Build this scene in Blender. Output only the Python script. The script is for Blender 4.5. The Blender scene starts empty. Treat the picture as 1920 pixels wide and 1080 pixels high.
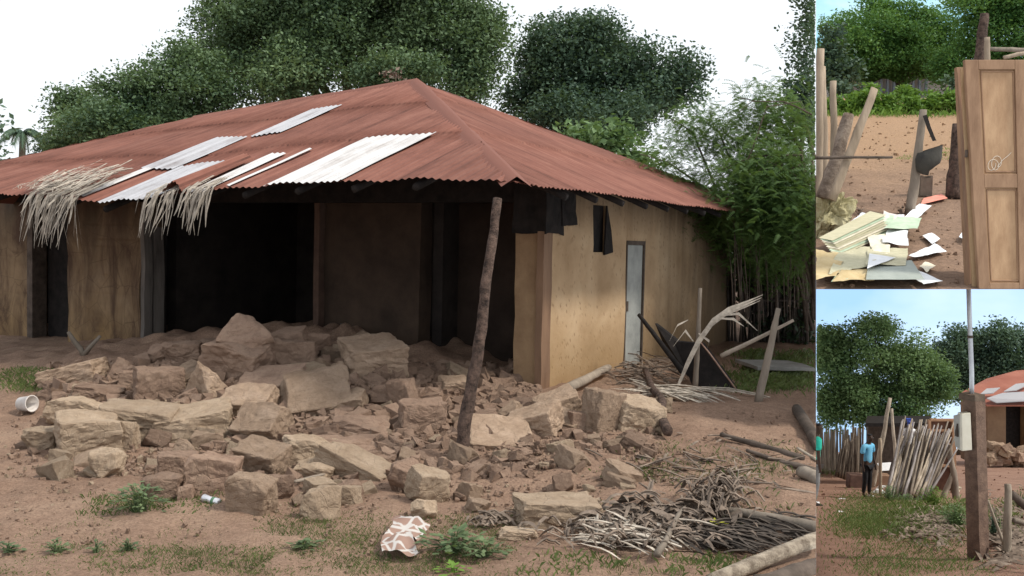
import bpy, bmesh, math, random
import numpy as np
from mathutils import Vector, Matrix, noise as mn
sc = bpy.context.scene
# ------------------------------------------------------------------ camera
F_PX = 1850.0
TH = math.atan(84/F_PX); RO = math.radians(1.22)
R0 = np.array([1., 0, 0]); U0 = np.array([0, math.sin(TH), math.cos(TH)]); FW = np.array([0, math.cos(TH), -math.sin(TH)])
RV = math.cos(RO)*R0+math.sin(RO)*U0; UV_ = -math.sin(RO)*R0+math.cos(RO)*U0
CAM = np.array([0, 0, 1.6])
cd = bpy.data.cameras.new('camera'); cam = bpy.data.objects.new('camera', cd); sc.collection.objects.link(cam); sc.camera = cam
cd.sensor_width = 36; cd.lens = 36*F_PX/1920; cd.clip_end = 2000; cd.clip_start = .1
m4 = Matrix.Identity(4)
for i in range(3):
    m4[i][0] = RV[i]; m4[i][1] = UV_[i]; m4[i][2] = -FW[i]; m4[i][3] = CAM[i]
cam.matrix_world = m4
# ------------------------------------------------------------------ sky, sun, exposure
w = bpy.data.worlds.new('World'); sc.world = w; w.use_nodes = True
nt = w.node_tree; nt.nodes.clear()
SUN_EL = math.radians(52); SUN_AZ = Vector((.93, -.30, 0)).normalized()
sky = nt.nodes.new('ShaderNodeTexSky'); sky.sky_type = 'NISHITA'; sky.sun_disc = False
sky.sun_elevation = SUN_EL; sky.sun_rotation = math.atan2(SUN_AZ.x, SUN_AZ.y); sky.dust_density = 4
b1 = nt.nodes.new('ShaderNodeBackground'); b1.inputs[1].default_value = .12
b2 = nt.nodes.new('ShaderNodeBackground'); b2.inputs[0].default_value = (.93, .965, 1, 1); b2.inputs[1].default_value = .92
mx = nt.nodes.new('ShaderNodeMixShader'); mx.inputs[0].default_value = .82
ow = nt.nodes.new('ShaderNodeOutputWorld')
nt.links.new(sky.outputs[0], b1.inputs[0]); nt.links.new(b1.outputs[0], mx.inputs[1]); nt.links.new(b2.outputs[0], mx.inputs[2]); nt.links.new(mx.outputs[0], ow.inputs[0])
sl = bpy.data.lights.new('sun', 'SUN'); sl.energy = 2.3; sl.angle = math.radians(9); sl.color = (1, .94, .84)
so = bpy.data.objects.new('sun', sl); sc.collection.objects.link(so)
sd = Vector((SUN_AZ.x*math.cos(SUN_EL), SUN_AZ.y*math.cos(SUN_EL), math.sin(SUN_EL)))
so.rotation_euler = sd.to_track_quat('Z', 'Y').to_euler()
sc.view_settings.view_transform = 'Standard'; sc.view_settings.look = 'None'; sc.view_settings.gamma = 1
sc.view_settings.exposure = 0.5
# ------------------------------------------------------------------ helpers
rnd = random.Random(7)
def ray(px, py): return FW+RV*(px-960)/F_PX+UV_*(540-py)/F_PX
def at(px, py, d):
    r = ray(px, py); return CAM+r*(d/r[1])
def proj(P):
    D = np.asarray(P)-CAM; z = D@FW; z = np.where(z < .05, .05, z)
    return 960+F_PX*(D@RV)/z, 540-F_PX*(D@UV_)/z
MATS = {}
def newmat(name):
    m = bpy.data.materials.new(name); m.use_nodes = True; MATS[name] = m; return m, m.node_tree, m.node_tree.nodes['Principled BSDF']
def N(t, k, **kw):
    n = t.nodes.new(k)
    for a, b in kw.items(): setattr(n, a, b)
    return n
def noise_tex(t, src, scale, detail=5, rough=.6, dist=0):
    n = N(t, 'ShaderNodeTexNoise'); n.inputs['Scale'].default_value = scale; n.inputs['Detail'].default_value = detail
    n.inputs['Roughness'].default_value = rough; n.inputs['Distortion'].default_value = dist
    if src is not None: t.links.new(src, n.inputs['Vector'])
    return n.outputs['Fac']
def ramp(t, src, stops):
    r = N(t, 'ShaderNodeValToRGB'); e = r.color_ramp.elements
    e[0].position, e[0].color = stops[0][0], (*stops[0][1], 1); e[1].position, e[1].color = stops[-1][0], (*stops[-1][1], 1)
    for p, c in stops[1:-1]:
        k = e.new(p); k.color = (*c, 1)
    t.links.new(src, r.inputs[0]); return r.outputs[0]
def mixc(t, f, a, b, mode='MIX'):
    n = N(t, 'ShaderNodeMix'); n.data_type = 'RGBA'; n.blend_type = mode
    for s, v in ((n.inputs[0], f), (n.inputs[6], a), (n.inputs[7], b)):
        if isinstance(v, (int, float)): s.default_value = v
        elif isinstance(v, tuple): s.default_value = (*v, 1)
        else: t.links.new(v, s)
    return n.outputs[2]
def math_(t, op, a, b=0.0, c=None):
    n = N(t, 'ShaderNodeMath', operation=op)
    for i, v in enumerate((a, b, c)):
        if v is None: continue
        if isinstance(v, (int, float)): n.inputs[i].default_value = v
        else: t.links.new(v, n.inputs[i])
    return n.outputs[0]
def mapr(t, v, a, b, c=0., d=1.):
    n = N(t, 'ShaderNodeMapRange'); t.links.new(v, n.inputs[0])
    for i, k in enumerate((a, b, c, d)): n.inputs[i+1].default_value = k
    return n.outputs[0]
def coords(t, kind='Object', scale=None):
    tc = N(t, 'ShaderNodeTexCoord'); o = tc.outputs[kind]
    if scale:
        mp = N(t, 'ShaderNodeMapping'); mp.inputs['Scale'].default_value = scale; t.links.new(o, mp.inputs[0]); o = mp.outputs[0]
    return o
def bump(t, bs, h, strength=.5, dist=.02):
    b = N(t, 'ShaderNodeBump'); b.inputs['Strength'].default_value = strength; b.inputs['Distance'].default_value = dist
    t.links.new(h, b.inputs['Height']); t.links.new(b.outputs[0], bs.inputs['Normal'])
def simple(name, c1, c2, scale=6, rough=.9, bmp=.4, bdist=.01, kind='Object', stretch=None, vary=0, metal=0):
    m, t, bs = newmat(name)
    co = coords(t, kind, stretch)
    f = noise_tex(t, co, scale, 6, .65)
    col = ramp(t, f, [(.32, c1), (.68, c2)])
    if vary:
        oi = N(t, 'ShaderNodeObjectInfo'); hv = N(t, 'ShaderNodeHueSaturation')
        t.links.new(mapr(t, oi.outputs['Random'], 0, 1, 1-vary, 1+vary), hv.inputs['Value']); t.links.new(col, hv.inputs['Color']); col = hv.outputs[0]
    t.links.new(col, bs.inputs['Base Color']); bs.inputs['Roughness'].default_value = rough; bs.inputs['Metallic'].default_value = metal
    bs.inputs['Specular IOR Level'].default_value = .25
    if bmp:
        f2 = noise_tex(t, co, scale*5, 6, .7); bump(t, bs, math_(t, 'ADD', f, f2), bmp, bdist)
    return m
def leafmat(name, c1, c2, scale=.5, transl=.25):
    m, t, bs = newmat(name)
    co = coords(t, 'Object')
    f = noise_tex(t, co, scale, 3, .6); g = noise_tex(t, co, 9, 2, .6)
    col = ramp(t, math_(t, 'ADD', math_(t, 'MULTIPLY', f, .6), math_(t, 'MULTIPLY', g, .4)), [(.36, c1), (.66, c2)])
    t.links.new(col, bs.inputs['Base Color']); bs.inputs['Roughness'].default_value = .6; bs.inputs['Specular IOR Level'].default_value = .3
    tr = N(t, 'ShaderNodeBsdfTranslucent'); t.links.new(mixc(t, .5, col, (.16, .24, .03)), tr.inputs[0])
    ms = N(t, 'ShaderNodeMixShader'); ms.inputs[0].default_value = transl
    t.links.new(bs.outputs[0], ms.inputs[1]); t.links.new(tr.outputs[0], ms.inputs[2]); t.links.new(ms.outputs[0], t.nodes['Material Output'].inputs[0])
    return m
def link(name, me, mat=None, parent=None):
    o = bpy.data.objects.new(name, me); sc.collection.objects.link(o)
    if mat is not None:
        for k in (mat if isinstance(mat, (list, tuple)) else [mat]): me.materials.append(k)
    if parent: o.parent = parent
    return o
def tag(o, label=None, cat=None, group=None, kind=None):
    if label: o['label'] = label
    if cat: o['category'] = cat
    if group: o['group'] = group
    if kind: o['kind'] = kind
    return o
def empty(name, loc, label, cat, group=None):
    o = bpy.data.objects.new(name, None); sc.collection.objects.link(o); o.location = Vector(loc); o.empty_display_size = .1
    return tag(o, label, cat, group)
def npmesh(name, V, Fq, smooth=False, uv=None):
    V = np.asarray(V, dtype=np.float32); Fq = np.asarray(Fq, dtype=np.int32); k = Fq.shape[1]
    me = bpy.data.meshes.new(name); me.vertices.add(len(V)); me.vertices.foreach_set('co', V.ravel())
    me.loops.add(Fq.size); me.loops.foreach_set('vertex_index', Fq.ravel())
    me.polygons.add(len(Fq)); me.polygons.foreach_set('loop_start', np.arange(0, Fq.size, k, dtype=np.int32))
    try: me.polygons.foreach_set('loop_total', np.full(len(Fq), k, dtype=np.int32))
    except Exception: pass
    me.update(calc_edges=True); me.validate()
    me.polygons.foreach_set('use_smooth', np.full(len(me.polygons), smooth, dtype=bool))
    if uv is not None:
        l = me.uv_layers.new(name='UVMap'); l.data.foreach_set('uv', np.asarray(uv, dtype=np.float32)[Fq.ravel()].ravel())
    return me
class MB:
    def __init__(s): s.v = []; s.f = []; s.sm = []
    def tube(s, pts, rad, n=7, wob=0, seed=0, cap=True, flat=1.0):
        pts = [Vector(p) for p in pts]; r_ = random.Random(seed); base = len(s.v); m = len(pts)
        up = Vector((.31, .17, .93))
        for i, p in enumerate(pts):
            t = (pts[min(i+1, m-1)]-pts[max(i-1, 0)]).normalized()
            a = t.cross(up)
            if a.length < .05: a = t.cross(Vector((1, 0, 0)))
            a.normalize(); b = t.cross(a)
            R = rad[i] if isinstance(rad, (list, tuple)) else rad
            for k in range(n):
                q = R*(1+wob*(r_.random()-.5)*2); an = 2*math.pi*k/n
                s.v.append(p+a*math.cos(an)*q+b*math.sin(an)*q*flat)
        for i in range(m-1):
            for k in range(n):
                s.f.append((base+i*n+k, base+i*n+(k+1) % n, base+(i+1)*n+(k+1) % n, base+(i+1)*n+k))
        if cap:
            s.f.append(tuple(base+k for k in range(n))[::-1]); s.f.append(tuple(base+(m-1)*n+k for k in range(n)))
        return s
    def box(s, c, ax, ay, az):   # centre and half vectors
        c, ax, ay, az = (Vector(q) for q in (c, ax, ay, az)); b = len(s.v)
        for i in (-1, 1):
            for j in (-1, 1):
                for k in (-1, 1): s.v.append(c+ax*i+ay*j+az*k)
        for f in ((0, 1, 3, 2), (4, 6, 7, 5), (0, 4, 5, 1), (2, 3, 7, 6), (0, 2, 6, 4), (1, 5, 7, 3)): s.f.append(tuple(b+q for q in f))
        return s
    def poly(s, pts, th=None):
        b = len(s.v); n = len(pts); s.v += [Vector(p) for p in pts]; s.f.append(tuple(range(b, b+n)))
        if th is not None:
            th = Vector(th); s.v += [Vector(p)+th for p in pts]; s.f.append(tuple(range(b+2*n-1, b+n-1, -1)))
            for i in range(n): s.f.append((b+i, b+n+i, b+n+(i+1) % n, b+(i+1) % n))
        return s
    def ribbon(s, pts, w_, side=None):
        pts = [Vector(p) for p in pts]; b = len(s.v); m = len(pts)
        for i, p in enumerate(pts):
            t = pts[min(i+1, m-1)]-pts[max(i-1, 0)]
            a = Vector(side) if side is not None else t.cross(Vector((0, 1, .2)))
            if a.length < 1e-6: a = Vector((1, 0, 0))
            a.normalize(); ww = w_[i] if isinstance(w_, (list, tuple)) else w_*(1-.75*i/(m-1)) if m > 1 else w_
            s.v += [p-a*ww/2, p+a*ww/2]
        for i in range(m-1): s.f.append((b+2*i, b+2*i+1, b+2*i+3, b+2*i+2))
        return s
    def build(s, name, mat, parent=None, smooth=False, bevel=0, rough=None):
        me = bpy.data.meshes.new(name); me.from_pydata([tuple(q) for q in s.v], [], s.f)
        bm = bmesh.new(); bm.from_mesh(me)
        bmesh.ops.recalc_face_normals(bm, faces=bm.faces) if not s.sm else None
        if bevel: bmesh.ops.bevel(bm, geom=list(bm.edges), offset=bevel, segments=2, affect='EDGES', profile=.5)
        if rough:
            sub, amp, sca = rough
            bmesh.ops.subdivide_edges(bm, edges=bm.edges, cuts=sub, use_grid_fill=True)
            for q in bm.verts:
                q.co += Vector(mn.noise_vector(q.co*sca))*amp+Vector(mn.noise_vector(q.co*sca*3.1))*amp*.45
        bm.to_mesh(me); bm.free()
        if smooth: me.polygons.foreach_set('use_smooth', [True]*len(me.polygons))
        o = link(name, me, mat)
        if parent:
            o.parent = parent; o.matrix_parent_inverse = Matrix.Translation(parent.location).inverted()
        return o
def rebase(o, loc):
    """put the origin of a single mesh thing at loc"""
    o.data.transform(Matrix.Translation(-Vector(loc))); o.location = Vector(loc); return o
def wob_line(p0, p1, n, amp, seed):
    p0, p1 = Vector(p0), Vector(p1); L = (p1-p0).length; out = []
    for i in range(n+1):
        f = i/n; q = p0.lerp(p1, f); o = Vector(mn.noise_vector(Vector((seed*3.7, f*2.3, seed))))*amp*L
        k = math.sin(math.pi*min(1, f*1.0))
        out.append(q+o*(k*.8+.1*(0 < i < n)))
    return out
def stick(mb, p0, p1, r0, r1, seed=0, amp=.03, n=8, k=7, wob=.12):
    pts = wob_line(p0, p1, n, amp, seed); mb.tube(pts, [r0+(r1-r0)*i/n for i in range(n+1)], k, wob, seed); return mb
# ------------------------------------------------------------------ materials
M_soil = None
def soil(name, a, b, c, sc_=1.0, far=None):
    m, t, bs = newmat(name); co = coords(t, 'Object')
    f = noise_tex(t, co, 1.1*sc_, 5, .6, .4); g = noise_tex(t, co, 14*sc_, 8, .75); h = noise_tex(t, co, 60*sc_, 4, .8)
    col = ramp(t, f, [(.3, a), (.5, b), (.72, c)])
    if far:
        sy = N(t, 'ShaderNodeSeparateXYZ'); t.links.new(co, sy.inputs[0])
        col = mixc(t, mapr(t, math_(t, 'ADD', sy.outputs[1], math_(t, 'MULTIPLY', f, 5.0)), 15.2, 19.0, 0, .9), col, far)
    col = mixc(t, math_(t, 'MULTIPLY', ramp(t, g, [(.35, (0, 0, 0)), (.75, (1, 1, 1))]), .5), col, tuple(x*1.45 for x in c))
    col = mixc(t, ramp(t, h, [(.42, (0, 0, 0)), (.62, (.5, .5, .5))]), col, tuple(x*.55 for x in a))
    t.links.new(col, bs.inputs['Base Color']); bs.inputs['Roughness'].default_value = .95; bs.inputs['Specular IOR Level'].default_value = .15
    bump(t, bs, math_(t, 'ADD', g, math_(t, 'MULTIPLY', h, .5)), .9, .03)
    return m
M_soil = soil('dirt', (.19, .118, .083), (.272, .175, .124), (.365, .253, .18))
M_soil2 = soil('terrace dirt', (.155, .10, .072), (.22, .145, .102), (.305, .20, .135), .5, (.40, .255, .145))
M_soil3 = soil('red dirt', (.22, .125, .09), (.30, .18, .13), (.36, .23, .17))
def rockmat(name, a, b, c):
    m, t, bs = newmat(name); co = coords(t, 'Object'); oi = N(t, 'ShaderNodeObjectInfo')
    ad = N(t, 'ShaderNodeVectorMath', operation='ADD'); t.links.new(co, ad.inputs[0]); cm = N(t, 'ShaderNodeCombineXYZ')
    t.links.new(math_(t, 'MULTIPLY', oi.outputs['Random'], 37.), cm.inputs[0]); t.links.new(cm.outputs[0], ad.inputs[1]); co = ad.outputs[0]
    f = noise_tex(t, co, 6, 8, .7, .3); g = noise_tex(t, co, 30, 10, .8); h = noise_tex(t, co, 120, 4, .8)
    col = ramp(t, f, [(.28, a), (.5, b), (.72, c)])
    col = mixc(t, ramp(t, g, [(.5, (0, 0, 0)), (.7, (.55, .55, .55))]), col, tuple(x*.6 for x in a))
    hv = N(t, 'ShaderNodeHueSaturation'); t.links.new(mapr(t, oi.outputs['Random'], 0, 1, .78, 1.16), hv.inputs['Value'])
    t.links.new(col, hv.inputs['Color']); t.links.new(hv.outputs[0], bs.inputs['Base Color'])
    bs.inputs['Roughness'].default_value = .95; bs.inputs['Specular IOR Level'].default_value = .15
    v = N(t, 'ShaderNodeTexVoronoi'); v.feature = 'DISTANCE_TO_EDGE'; v.inputs['Scale'].default_value = 7; t.links.new(co, v.inputs['Vector'])
    cr = ramp(t, v.outputs['Distance'], [(0, (0, 0, 0)), (.02, (1, 1, 1))])
    bump(t, bs, math_(t, 'ADD', math_(t, 'ADD', g, math_(t, 'MULTIPLY', h, .35)), math_(t, 'MULTIPLY', cr, .35)), .8, .02)
    return m
M_rock = rockmat('dry mud block', (.26, .18, .125), (.36, .26, .185), (.45, .335, .25))
M_rockred = rockmat('reddish mud block', (.22, .145, .105), (.30, .205, .15), (.37, .265, .195))
M_rockyel = rockmat('yellow clay block', (.31, .225, .155), (.41, .31, .22), (.50, .39, .29))
M_soot = simple('sooty wood', (.010, .009, .009), (.028, .023, .021), 8, .95, .3)  # soot black; on the veranda it also paints the shade darker
M_inner = simple('smoke blackened plaster', (.022, .018, .017), (.05, .04, .035), 3, .95, .3)  # smoke black that also deepens the room's shade by colour
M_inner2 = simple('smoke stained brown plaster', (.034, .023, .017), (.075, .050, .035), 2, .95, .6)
M_wood = simple('grey weathered wood', (.14, .115, .09), (.30, .25, .20), 5, .85, .7, .01, stretch=(1, 1, .25), vary=.25)
M_woodlt = simple('pale peeled wood', (.20, .16, .12), (.50, .43, .34), 5, .8, .7, .015, stretch=(1, 1, .3), vary=.15)
M_wooddk = simple('dark old wood', (.05, .038, .03), (.13, .10, .08), 7, .85, .7, .01, vary=.2)
M_bark = simple('reddish bark', (.028, .020, .017), (.21, .14, .11), 18, .9, 1.0, .03)
M_barkg = simple('tree bark', (.07, .055, .04), (.16, .13, .10), 8, .95, .8, .03)
M_straw = simple('dry palm leaf', (.20, .17, .14), (.52, .46, .38), 14, .8, .3, .004, vary=.2)
M_strawd = simple('brown dead leaf', (.06, .045, .035), (.29, .225, .175), 12, .85, .4, .004)
M_leafA = leafmat('broad leaves', (.040, .085, .045), (.18, .26, .125), .45)
M_leafB = leafmat('dark leaves', (.028, .062, .046), (.10, .16, .095), .6, .2)
M_leafC = leafmat('feathery leaves', (.040, .090, .028), (.125, .215, .065), 1.2, .4)
M_leafD = leafmat('bush leaves', (.06, .13, .05), (.21, .31, .13), .5, .3)
M_leafU = leafmat('bright green broad leaves', (.04, .12, .03), (.15, .30, .07), .5, .3)  # greener leaf tone for the terrace trees
M_leafE = leafmat('bright hedge leaves', (.07, .16, .02), (.20, .34, .06), 2.0, .35)
M_grass = leafmat('grass blades', (.055, .085, .025), (.15, .19, .065), 3.0, .3)
M_white = simple('white paper', (.66, .68, .70), (.82, .83, .84), 9, .7, .15)
# rusty corrugated iron with sheet seams, uv in metres along eave / up slope
def roofmat(name, cols, seam=True, metal=0.0, rough=.8):
    m, t, bs = newmat(name); uv = coords(t, 'UV'); sx = N(t, 'ShaderNodeSeparateXYZ'); t.links.new(uv, sx.inputs[0])
    mp = N(t, 'ShaderNodeMapping'); mp.inputs['Scale'].default_value = (6, .35, 1); t.links.new(uv, mp.inputs[0])
    f = noise_tex(t, mp.outputs[0], 1.6, 6, .65, .3); g = noise_tex(t, uv, 2.2, 6, .7); h = noise_tex(t, uv, 45, 4, .7)
    col = ramp(t, math_(t, 'ADD', math_(t, 'MULTIPLY', f, .55), math_(t, 'MULTIPLY', g, .45)), [(.34, cols[0]), (.5, cols[1]), (.66, cols[2])])
    col = mixc(t, ramp(t, h, [(.55, (0, 0, 0)), (.8, (.4, .4, .4))]), col, tuple(x*.6 for x in cols[0]))
    if seam:
        s = math_(t, 'FRACT', math_(t, 'DIVIDE', math_(t, 'ADD', sx.outputs[0], 3.0), .82))
        u_ = math_(t, 'LESS_THAN', s, .030)
        cell = math_(t, 'FLOOR', math_(t, 'DIVIDE', math_(t, 'ADD', sx.outputs[0], 3.0), .82)); row = math_(t, 'FLOOR', math_(t, 'DIVIDE', sx.outputs[1], 1.45))
        wn = N(t, 'ShaderNodeTexWhiteNoise'); cb = N(t, 'ShaderNodeCombineXYZ'); t.links.new(cell, cb.inputs[0]); t.links.new(row, cb.inputs[1]); t.links.new(cb.outputs[0], wn.inputs['Vector'])
        hv = N(t, 'ShaderNodeHueSaturation'); t.links.new(mapr(t, wn.outputs['Value'], 0, 1, .84, 1.12), hv.inputs['Value']); t.links.new(col, hv.inputs['Color']); col = hv.outputs[0]
        col = mixc(t, math_(t, 'MULTIPLY', u_, mapr(t, g, .35, .6, .1, .75)), col, (.05, .02, .015))
    t.links.new(col, bs.inputs['Base Color']); bs.inputs['Roughness'].default_value = rough; bs.inputs['Metallic'].default_value = metal; bs.inputs['Specular IOR Level'].default_value = .22
    bump(t, bs, h, .25, .004)
    return m
M_rust = roofmat('rusty corrugated iron', ((.105, .042, .030), (.19, .077, .055), (.255, .118, .086)))
M_zinc = roofmat('new zinc sheet', ((.22, .20, .20), (.40, .40, .42), (.50, .50, .52)), False, .1, .6)
M_zincb = roofmat('bright zinc sheet', ((.34, .31, .29), (.54, .53, .525), (.62, .61, .60)), False, .05, .6)
# outer plaster: tan mud with combed marks, rain and soot stains by height
def plaster(name, sootlo, soothi, streak, bright=1.0, burnt=False):
    m, t, bs = newmat(name); co = coords(t, 'Object'); sx = N(t, 'ShaderNodeSeparateXYZ'); t.links.new(co, sx.inputs[0])
    f = noise_tex(t, co, 1.6, 6, .6, .3); g = noise_tex(t, co, 18, 6, .7)
    c = [tuple(q*bright for q in k) for k in ((.35, .235, .135), (.45, .315, .19), (.53, .39, .25))]
    col = ramp(t, f, [(.3, c[0]), (.5, c[1]), (.7, c[2])])
    dg = N(t, 'ShaderNodeVectorMath', operation='DOT_PRODUCT'); t.links.new(co, dg.inputs[0]); dg.inputs[1].default_value = (.46, .80, .32)
    cb = N(t, 'ShaderNodeCombineXYZ'); t.links.new(math_(t, 'MULTIPLY', dg.outputs['Value'], 11.), cb.inputs[0]); t.links.new(math_(t, 'MULTIPLY', sx.outputs[2], 7.), cb.inputs[1])
    vo = N(t, 'ShaderNodeTexVoronoi'); vo.inputs['Scale'].default_value = 1.6; t.links.new(cb.outputs[0], vo.inputs['Vector'])
    comb = ramp(t, vo.outputs['Distance'], [(.10, (1, 1, 1)), (.28, (0, 0, 0))])
    col = mixc(t, math_(t, 'MULTIPLY', comb, mapr(t, f, .38, .62, .2, .75)), col, (.22, .14, .075))
    # rising damp / splash band
    n1 = noise_tex(t, co, 2.5, 4, .6)
    zz = math_(t, 'ADD', sx.outputs[2], math_(t, 'MULTIPLY', math_(t, 'SUBTRACT', n1, .5), .45))
    col = mixc(t, mapr(t, zz, .85, .30, 0, .55), col, (.27, .17, .075))
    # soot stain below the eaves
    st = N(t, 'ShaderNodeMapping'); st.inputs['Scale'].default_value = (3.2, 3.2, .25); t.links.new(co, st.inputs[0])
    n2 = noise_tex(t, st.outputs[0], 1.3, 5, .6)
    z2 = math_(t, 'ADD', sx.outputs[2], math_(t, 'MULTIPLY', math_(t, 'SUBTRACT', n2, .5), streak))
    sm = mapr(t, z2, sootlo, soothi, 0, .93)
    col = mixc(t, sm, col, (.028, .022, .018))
    if burnt:
        s2 = N(t, 'ShaderNodeMapping'); s2.inputs['Scale'].default_value = (1.6, 1.6, .55); t.links.new(co, s2.inputs[0])
        bm_ = noise_tex(t, s2.outputs[0], 1.7, 8, .7, .6)
        vc = N(t, 'ShaderNodeTexVoronoi'); vc.feature = 'DISTANCE_TO_EDGE'; vc.inputs['Scale'].default_value = 3.2; t.links.new(co, vc.inputs['Vector'])
        col = mixc(t, mapr(t, vc.outputs['Distance'], .0, .02, .5, 0), col, (.07, .045, .03))
        col = mixc(t, mapr(t, bm_, .42, .62, 0, .88), col, (.075, .045, .032))
    else:
        bm_ = noise_tex(t, co, 7.0, 5, .7, .4)
        col = mixc(t, mapr(t, bm_, .60, .70, 0, .5), col, (.20, .12, .065))
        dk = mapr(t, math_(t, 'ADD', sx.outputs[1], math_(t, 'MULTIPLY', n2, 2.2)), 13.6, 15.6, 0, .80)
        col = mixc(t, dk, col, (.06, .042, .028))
    t.links.new(col, bs.inputs['Base Color']); bs.inputs['Roughness'].default_value = .93; bs.inputs['Specular IOR Level'].default_value = .15
    bump(t, bs, math_(t, 'SUBTRACT', math_(t, 'ADD', f, math_(t, 'MULTIPLY', g, .4)), math_(t, 'MULTIPLY', comb, .25)), .6, .02)
    return m
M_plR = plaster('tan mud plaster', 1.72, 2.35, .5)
M_plF = plaster('browned mud plaster', .95, 2.15, 1.3, .60, True)
# ------------------------------------------------------------------ ground
HU = np.array([-.875, .484]); HV = np.array([.484, .875]); K0 = np.array([.33, 9.8])
def sst(x, a, b):
    t_ = np.clip((x-a)/(b-a), 0, 1); return t_*t_*(3-2*t_)
def hash_noise(x, y, s):
    return (np.sin(x*s*1.3+y*s*.7+1.1)*np.cos(y*s*1.1-x*s*.5+.4)+.5*np.sin(x*s*2.9-y*s*2.1)*np.cos(y*s*3.3+2))/1.5
def gz(x, y):
    x = np.asarray(x, float); y = np.asarray(y, float)
    rx = x-K0[0]; ry = y-K0[1]; s = rx*HU[0]+ry*HU[1]; q = -(rx*HV[0]+ry*HV[1])
    z = .15*sst(q, 3.6, 2.0)*sst(s, -5.5, -1.5)+.15*sst(s, -1.5, -.2)*0
    m = .40*np.exp(-((s-3.1)/2.4)**2)*sst(q, 3.9, .6)*sst(q, -3.5, -.5)*sst(s, -.2, 1.3)
    m = m*(1+.30*hash_noise(x, y, 3.1)+.18*hash_noise(x, y, 7.3))
    z = z+m+.020*hash_noise(x, y, 2.1)+.008*hash_noise(x, y, 9.7)+.25*sst(y, 17, 40)
    return z
HT = np.linspace(2, 40, 900)
def hit(px, py):
    r = ray(px, py); P = CAM[None, :]+r[None, :]*HT[:, None]
    below = P[:, 2] < gz(P[:, 0], P[:, 1])
    if not below.any(): return CAM+r*40
    k = int(np.argmax(below)); a = HT[max(k-1, 0)]; b = HT[k]
    fa = P[max(k-1, 0), 2]-float(gz(P[max(k-1, 0), 0], P[max(k-1, 0), 1])); fb = P[k, 2]-float(gz(P[k, 0], P[k, 1]))
    t_ = a+(b-a)*fa/(fa-fb) if fa != fb else b
    return CAM+r*t_
# right-hand limit of the yard: where its ground breaks off above the lower lane
BX = 1530.0
nb = np.cross(ray(BX, 0), ray(BX, 1080)); nb /= np.linalg.norm(nb)
if nb@(ray(1900, 540)) < 0: nb = -nb
def xb(y, z):  # x on boundary plane
    return -(nb[1]*y+nb[2]*(z-1.6))/nb[0]
ys = np.concatenate([np.linspace(1.5, 14, 260), 14*np.power(60/14, np.linspace(0, 1, 120)[1:])])
NXG = 300
V = []
for y in ys:
    xr = xb(y, 0.0); xl = -.62*y-3
    f = np.linspace(0, 1, NXG); xs = xl+(xr-xl)*f
    z = gz(xs, np.full_like(xs, y)); xs[-1] = xb(y, z[-1])
    V.append(np.stack([xs, np.full_like(xs, y), z], 1))
V = np.concatenate(V)
nr = len(ys); ii = np.arange(nr-1)[:, None]*NXG+np.arange(NXG-1)[None, :]
Fq = np.stack([ii, ii+1, ii+1+NXG, ii+NXG], -1).reshape(-1, 4)
nz = np.array([mn.fractal(Vector((a*2.2, b*2.2, 3)), .9, 2.2, 5) for a, b in V[:, :2]])
V[:, 2] += nz*.034
g_o = link('ground', npmesh('ground', V, Fq, True), M_soil); tag(g_o, kind='structure')
# wide far field so the land reaches the horizon on the left and behind the trees
far = MB(); far.poly([(-600, 59.5, .1), (xb(59.5, .1)-.5, 59.5, .1), (xb(600, -2)-1, 600, -2), (-600, 600, -2)])
far.poly([(-600, -20, .02-.2), (-45, -20, -.2), (-39.5, 59.5, .1), (-600, 59.5, .1)]); far.poly([(-45, -20, -.1), (xb(1.4, 0), -20, -.1), (xb(1.5, 0), 1.5, -.05), (-3.9, 1.5, -.05)])
far.poly([(-45, -20, -.1), (-3.9, 1.5, -.05), (-40.2, 60, .0)])
tag(far.build('terrain', M_soil), kind='structure')
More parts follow.
